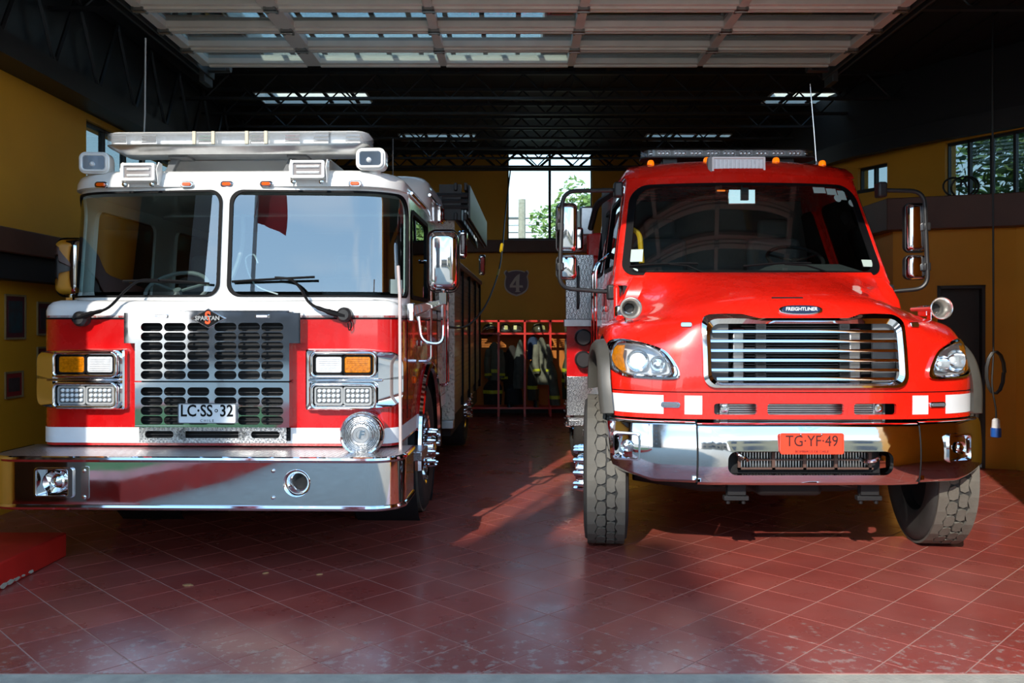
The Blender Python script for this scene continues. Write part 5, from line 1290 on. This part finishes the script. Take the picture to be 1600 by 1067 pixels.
for k in range(nmod):
    x = xl+.12+(xr-xl-.24)*(k+.5)/nmod; wd = (xr-xl-.24)/nmod*.82
    md = obj('bar_module', plate(G(), rr(x, ZB+.031, wd, .05, .012, 4, 1), LY+.012, LY+.05), FROSTL, lb2)
    g = G()
    for q in range(3): g.sphere((x+(q-1)*wd*.3, LY+.03, ZB+.031), .018, (1, .6, 1), 10, 6)
    obj('module_reflector', g, REFL, md)
for s, xx in ((-1, xl), (1, xr)):
    P_ = [Vector((xx-s*.11+s*.105*math.sin(pi/2*k/6), LY+.11-.105*math.cos(pi/2*k/6), 0)) for k in range(7)]+[Vector((xx-s*.11, LY+.1, 0))]
    obj('end_lens', G().prism([p+Vector((0, 0, ZB+.004)) for p in P_], [p+Vector((0, 0, ZB+.054)) for p in P_]), CLEAR, lb2)
    obj('end_reflector', G().sphere((xx-s*.09, LY+.07, ZB+.03), .03, (1, 1, .7)), REFL, lb2)
    obj('bar_foot', G().cbox((xx-s*.25, LY+.12, ZB-.03), (.12, .14, .05)), PLASTIC, lb2)
obj('antenna', G().tube([(.72, 1.93, 2.92), (.70, 1.93, 3.2), (.665, 1.93, 3.62)], .005, 6).tube([(.72, 1.93, 2.90), (.72, 1.93, 2.96)], .018, 8), STEEL, RT)
# ------------------------------------------------------------------ mirrors
for s, xo in ((-1, 1.50), (1, 1.385)):
    yM = 1.36; r = empty('mirror_assembly', (0, yM, 0), 0, RT)
    obj('mirror_frame', G().tube(bend([(s*1.02, .05, 2.63), (s*(xo-.02), 0, 2.615), (s*(xo+.01), 0, 1.85), (s*1.06, .05, 1.82)], .11, 7), .017, 10), PLASTIC, r)
    for q_ in (((s*1.04, .04, 2.63), (.07, .1, .12)), ((s*1.07, .04, 1.82), (.12, .1, .12))): obj('frame_mount', G().cbox(*q_), PLASTIC, r, bevel=.015)
    xm_ = s*(xo-.055)
    for z0_, z1_, yy in ((2.14, 2.53, .06), (1.925, 2.115, .06)):
        zc = (z0_+z1_)/2; hz = z1_-z0_
        obj('mirror_shell', G().loft([[Vector((xm_+a, yy+d, zc+b)) for a, b in rr(0, 0, .165*k, hz*k2, .04*k, 6, 3)] for d, k, k2 in ((-.045, .55, .8), (-.035, .82, .93), (.0, .96, .985), (.05, 1, 1))]), CHROME, r, 60)
        obj('mirror_back', G().loft([[Vector((xm_+a, yy+d, zc+b)) for a, b in rr(0, 0, .172*k, (hz+.008)*k, .045, 6, 3)] for d, k in ((.01, .995), (.04, 1), (.06, .97))]), PLASTIC, r, 60)
        obj('mirror_clamp', G().cbox((s*(xo), .02, zc), (.06, .07, .07)), PLASTIC, r, bevel=.012)
# ------------------------------------------------------------------ wheels, chassis
wheel(RT, -1.205, .80, -1, steer_=-.10); wheel(RT, 1.13, .80, 1, steer_=-.10)
obj('front_axle', G().tube([(-1.0, .8, .5), (-.5, .8, .42), (.5, .8, .42), (1.0, .8, .5)], .06, 10), DARK, RT)
for s in (-1, 1):
    obj('chassis_rail', G().box(s*.43-.04, s*.43+.04, .2, 5.6, .62, .88), DARK, RT)
    sp = obj('leaf_spring', G().loft([[Vector((s*.43+a, .2+1.2*t, .55-.10*math.sin(pi*t)+b)) for a, b in ((-.04, -.03), (.04, -.03), (.04, .03), (-.04, .03))] for t in [k/12 for k in range(13)]]), DARK, RT)
    obj('spring_shackle', G().cbox((s*.43, .17, .52), (.12, .06, .12)).tube([(s*.43-.05, .17, .5), (s*.43-.05, .17, .40)], .014, 6).tube([(s*.43+.05, .17, .5), (s*.43+.05, .17, .40)], .014, 6).cbox((s*.43, .17, .44), (.16, .05, .03)), DARK, sp, bevel=.004)
obj('front_cross_member', G().box(-.5, .5, .2, .28, .56, .62), DARK, RT)
obj('brake_line', G().tube(catmull([(.2, .25, .56), (.3, .3, .5), (.5, .4, .48), (.65, .5, .52)], 6), .01, 6), PLASTIC, RT)
obj('engine_sump', G().cbox((0, .75, .55), (.45, .7, .3)), DARK, RT, bevel=.04)
obj('washer_bottle', G().cbox((-.72, .33, .92), (.13, .12, .1)), pm('teal_bottle', sr(60, 150, 160), .5), RT, bevel=.015)
# ------------------------------------------------------------------ body behind the cab
y0 = 3.2
obj('body', G().box(-1.2, 1.2, y0+.06, 5.7, .75, 2.25).box(-1.12, 1.12, y0+.1, 5.7, 2.25, 2.5), RED2, RT, bevel=.02)
for s in (-1, 1):
    obj('upper_tread_plate', G().box(min(s*1.06, s*1.34), max(s*1.06, s*1.34), y0+.02, y0+.05, 1.62, 2.27), DPLATE, RT, bevel=.004)
    obj('step_edge', G().box(min(s*1.06, s*1.36), max(s*1.06, s*1.36), y0-.03, y0+.06, 1.55, 1.62), ALU, RT, bevel=.004)
    obj('red_panel', G().box(min(s*1.06, s*1.33), max(s*1.06, s*1.33), y0+.02, y0+.05, 1.05, 1.55), RED, RT)
    obj('lower_tread_plate', G().box(min(s*1.06, s*1.33), max(s*1.06, s*1.33), y0+.0, y0+.05, .66, 1.05), DPLATE, RT, bevel=.004)
    obj('rear_step', G().box(min(s*1.06, s*1.33), max(s*1.06, s*1.33), y0-.22, y0+.02, .58, .64), DPLATE, RT, bevel=.006)
    for z in (1.44, 1.22): obj('coupling_cap', G().lathe([(.085, .02), (.085, -.08), (.07, -.10), (.001, -.10)], (s*1.17, y0, z), (0, 1, 0), 16), PLASTIC, RT)
    obj('plate_handle', G().tube(bend([(s*1.22, y0+.02, 2.15), (s*1.22, y0-.05, 2.13), (s*1.22, y0-.05, 1.75), (s*1.22, y0+.02, 1.73)], .03), .014, 6), PLASTIC, RT)
    obj('top_lamp', G().cbox((s*1.22, y0-.02, 2.42), (.1, .14, .24)), CHROME, RT, bevel=.03)
    obj('tank_rim', G().cbox((s*1.12, y0+.6, 2.62), (.14, 1.0, .3)), ALU, RT, bevel=.02)
    obj('running_board', G().box(min(s*.95, s*1.2), max(s*.95, s*1.2), 1.55, 2.9, .5, .56), DPLATE, RT, bevel=.006)
    obj('fuel_tank', G().lathe([(.001, 0), (.28, .0), (.3, .03), (.3, 1.1), (.28, 1.13), (.001, 1.13)], (s*.85, 1.65, .82), (0, 1, 0), 24, False), STEEL, RT, 40)
wheel(RT, 1.03, 4.7, 1, detail=False); wheel(RT, -1.03, 4.7, -1, detail=False)
# ================================================================== outdoors: seen through windows and in reflections
LEAF = pm('leaf_green', sr(150, 172, 92), .6, var=(2.0, sr(92, 122, 54))); BARK = pm('bark', sr(96, 78, 62), .9, var=(6, .7))
GRASS = pm('grass', sr(92, 128, 52), .9, var=(5, .6), bump=('noise', 40, .8))
def tree(loc, h, rad, label, n=2200, seed=1):
    rnd = random.Random(seed); r = empty('tree', loc); tag(r, label, 'tree')
    obj('trunk', G().tube([(0, 0, 0), (.05, .02, h*.3), (-.03, .05, h*.6), (0, 0, h*.85)], [.16, .12, .08, .03], 8), BARK, r)
    g = G()
    for k in range(n):
        while True:
            p = Vector((rnd.uniform(-1, 1), rnd.uniform(-1, 1), rnd.uniform(-1, 1)))
            if .35 < p.length < 1: break
        b = 1+.25*math.sin(p.x*5+seed)*math.cos(p.z*6)
        c = Vector((p.x*rad*b, p.y*rad*b, h*.66+p.z*h*.36*b)); s = rnd.uniform(.05, .11)*(rad/1.6+.3)
        u = Vector((rnd.gauss(0, 1), rnd.gauss(0, 1), rnd.gauss(0, .6))).normalized(); v = u.orthogonal().normalized()
        g.add([c-u*s, c-v*s*.5, c+u*s, c+v*s*.5], [(0, 1, 2, 3)])
    me = bpy.data.meshes.new('foliage'); me.from_pydata(g.v, [], g.f); me.materials.append(LEAF); f = obj('foliage', me, LEAF, r)
    f['kind'] = 'stuff'
tree((2.05, 24, -.01), 5.3, 1.45, 'green tree in the right pane of the back window', 6500, 3)
tree((1.3, 27.5, -.01), 4.5, .9, 'lower bushy tree beside the utility pole behind the back window', 3500, 4)
tree((8.3, 12.6, -.01), 5.8, 1.5, 'green tree outside the clerestory windows, nearer one', 5000, 5)
tree((11.4, 17.4, -.01), 7.4, 2.0, 'taller green tree outside the clerestory windows, farther one', 2600, 6)
up_ = empty('utility_pole', (.35, 30, -.01)); tag(up_, 'concrete utility pole with insulators seen through the back window', 'utility pole')
obj('shaft', G().tube([(0, 0, 0), (0, 0, 6.0)], [.16, .13], 10), CONC, up_)
obj('insulator_rack', G().box(-.75, -.7, -.03, .03, 4.2, 6.0).box(-.75, 0, -.03, .03, 5.3, 5.38), GREY, up_)
for k in range(5): obj('insulator', G().lathe([(.03, 0), (.08, .04), (.08, .08), (.03, .12)], (-.73, -.06, 4.35+k*.36), (0, 0, 1), 10), BLACKST, up_)
WIRE = pm('wire', (.05, .05, .06), .6)
for k in range(6):
    z = 4.15+k*.24; lab = ['lowest', 'second', 'third', 'fourth', 'fifth', 'topmost'][k]
    obj('overhead_wire', G().tube([(-9+18*t, -.1+.2*math.sin(k), z+1.2*(t-.5)**2+(.15*k-.4)*(t-.5)-.0) for t in [q/20 for q in range(21)]], .014+.006*(k % 2), 5), WIRE, up_, loc=(0, .2+.04*k, 0))
nb_ = obj('wall_neighbour', G().box(-12.2, -11.9, 6, 30, 0, 3.0), pm('neighbour_render', sr(150, 166, 176), .8, var=(2, .85))); struct(nb_, 'grey blue neighbouring wall outside the left panes')
nb2 = obj('wall_yard', G().box(7.6, 16, 19.8, 20, 0, 3.4), pm('yard_render', sr(150, 120, 116), .8, var=(2, .85))); struct(nb2, 'yard wall outside the right windows')
# tall block added out of view to shade the floor, mirrored in the left screen
TW = empty('shade_tower', (-12.55, -27, 0)); tag(TW, 'dark tower added to shade the floor, mirrored in the left windshield', 'building')
obj('wall', G().box(-3.0, 3.0, -2, 2, 0, 19.4), pm('tower_render', sr(84, 80, 78), .8, var=(.3, .85)), TW)
wm = mesh(G().box(-.8, .8, 2.0, 2.06, 0, 1.4), pm('tower_glass', sr(60, 72, 84), .15, .2), 30)
for i in range(2):
    for j in range(6): obj('window', wm, None, TW, loc=(-1.4+i*2.8, 0, 2+j*2.9))
def house(x, y, w_, d_, h_, col, label, nwx, rows=2):
    r = empty('street_building', (x, y, 0)); tag(r, label, 'building')
    obj('wall', G().box(-w_/2, w_/2, -d_/2, d_/2, 0, h_), pm('render_'+col.lstrip('#'), sr(col), .8, var=(.5, .85)), r)
    obj('cornice', G().box(-w_/2-.2, w_/2+.2, -d_/2-.2, d_/2+.2, h_-.4, h_), LGREY, r)
    wmm = mesh(G().box(-.7, .7, d_/2, d_/2+.05, 0, 1.5), MATS['tower_glass'], 30)
    for i in range(nwx):
        for j in range(rows): obj('window', wmm, None, r, loc=(-w_/2+w_*(i+.5)/nwx, 0, 1.2+j*3))
house(-1, -36, 12, 8, 5.2, '#a89884', 'beige two-storey house across the street', 5)
house(14, -30, 16, 8, 6.4, '#c4b08c', 'cream two-storey shop row across the street', 6)
house(31, -24, 14, 8, 5.0, '#a05a48', 'brick red house across the street at the far right', 4, 1)
# red kerbed planter on the forecourt (mirrored in the bumper)
kp = [(-6.8, 3.2), (-3.5, 3.2), (-3.05, 1.9), (-2.95, .7), (-3.5, -1.2), (-4.2, -3.4), (-6.8, -3.6)]
pl_ = empty('planter', (0, 0, 0)); tag(pl_, 'low red kerbed planter with grass on the forecourt', 'planter')
kpin = inset(kp, .86, (-5.0, -.2))
g = G(); a0 = [Vector((*p, -.01)) for p in kp]; a1 = [Vector((*p, .22)) for p in kp]; b1 = [Vector((*p, .22)) for p in kpin]; b0 = [Vector((*p, -.01)) for p in kpin]
g.ring(a0, a1).ring(a1, b1).ring(b1, b0); obj('kerb', g, REDSTEP, pl_, 20)
gr = obj('grass', G().prism([Vector((*p, 0)) for p in kpin], [Vector((*p, .2)) for p in kpin]), GRASS, pl_, 20)
# flags on poles in front of the station
FL = pm('red_flag_cloth', sr(170, 22, 30), .8, var=(4, .6))
for x, y, hh, lab in ((-5.2, -2.6, 6.6, 'red flag on a pole over the planter, mirrored in the left windshield'), (-3.4, -3.0, 7.0, 'red flag on a pole nearest the street, mirrored in the right windshield')):
    r = empty('flag', (x, y, .201)); tag(r, lab, 'flag', 'flags on the forecourt')
    obj('flag_pole', G().tube([(0, 0, 0), (0, 0, hh)], [.045, .03], 10), LGREY, r)
    P_ = [[Vector((.05+.10*math.sin(q*1.3+t*4)+.55*q/8*(1-.35*t), .16*math.sin(q*.9+t*3), hh-.15-1.9*t-.25*q/8)) for q in range(9)] for t in [k/12 for k in range(13)]]
    fg = G(); fg.grid(P_); fg.grid([[p+Vector((0, .006, 0)) for p in row] for row in P_]); obj('flag_cloth', fg, FL, r, 60)
# fallen leaves on the tiles
lf = pm('dry_leaf', sr(176, 130, 84), .8)
for k, (px, py, lab) in enumerate(((293, 915, 'dry leaf lying on the tiles before the white topped engine'), (499, 898, 'tiny pale leaf fragment under the chrome bumper horn side'), (415, 896, 'tiny dry leaf on the shaded tiles, left of the other fragment'))):
    Y = FPX*CAMH/(py-HORIZ); p = PXY(px, py, Y); s = .022 if k == 0 else .014
    Q_ = [(1.6, 0), (.7, .6), (-.6, .55), (-1.4, .1), (-.7, -.5), (.6, -.6)]
    o = obj('dry_leaf', G().prism([Vector((a*s, b*s, .0005)) for a, b in Q_], [Vector((a*s, b*s, .004+.006*abs(b))) for a, b in Q_]), lf, loc=(p.x, p.y, 0), rot=(0, 0, .3*k)); tag(o, lab, 'leaf')
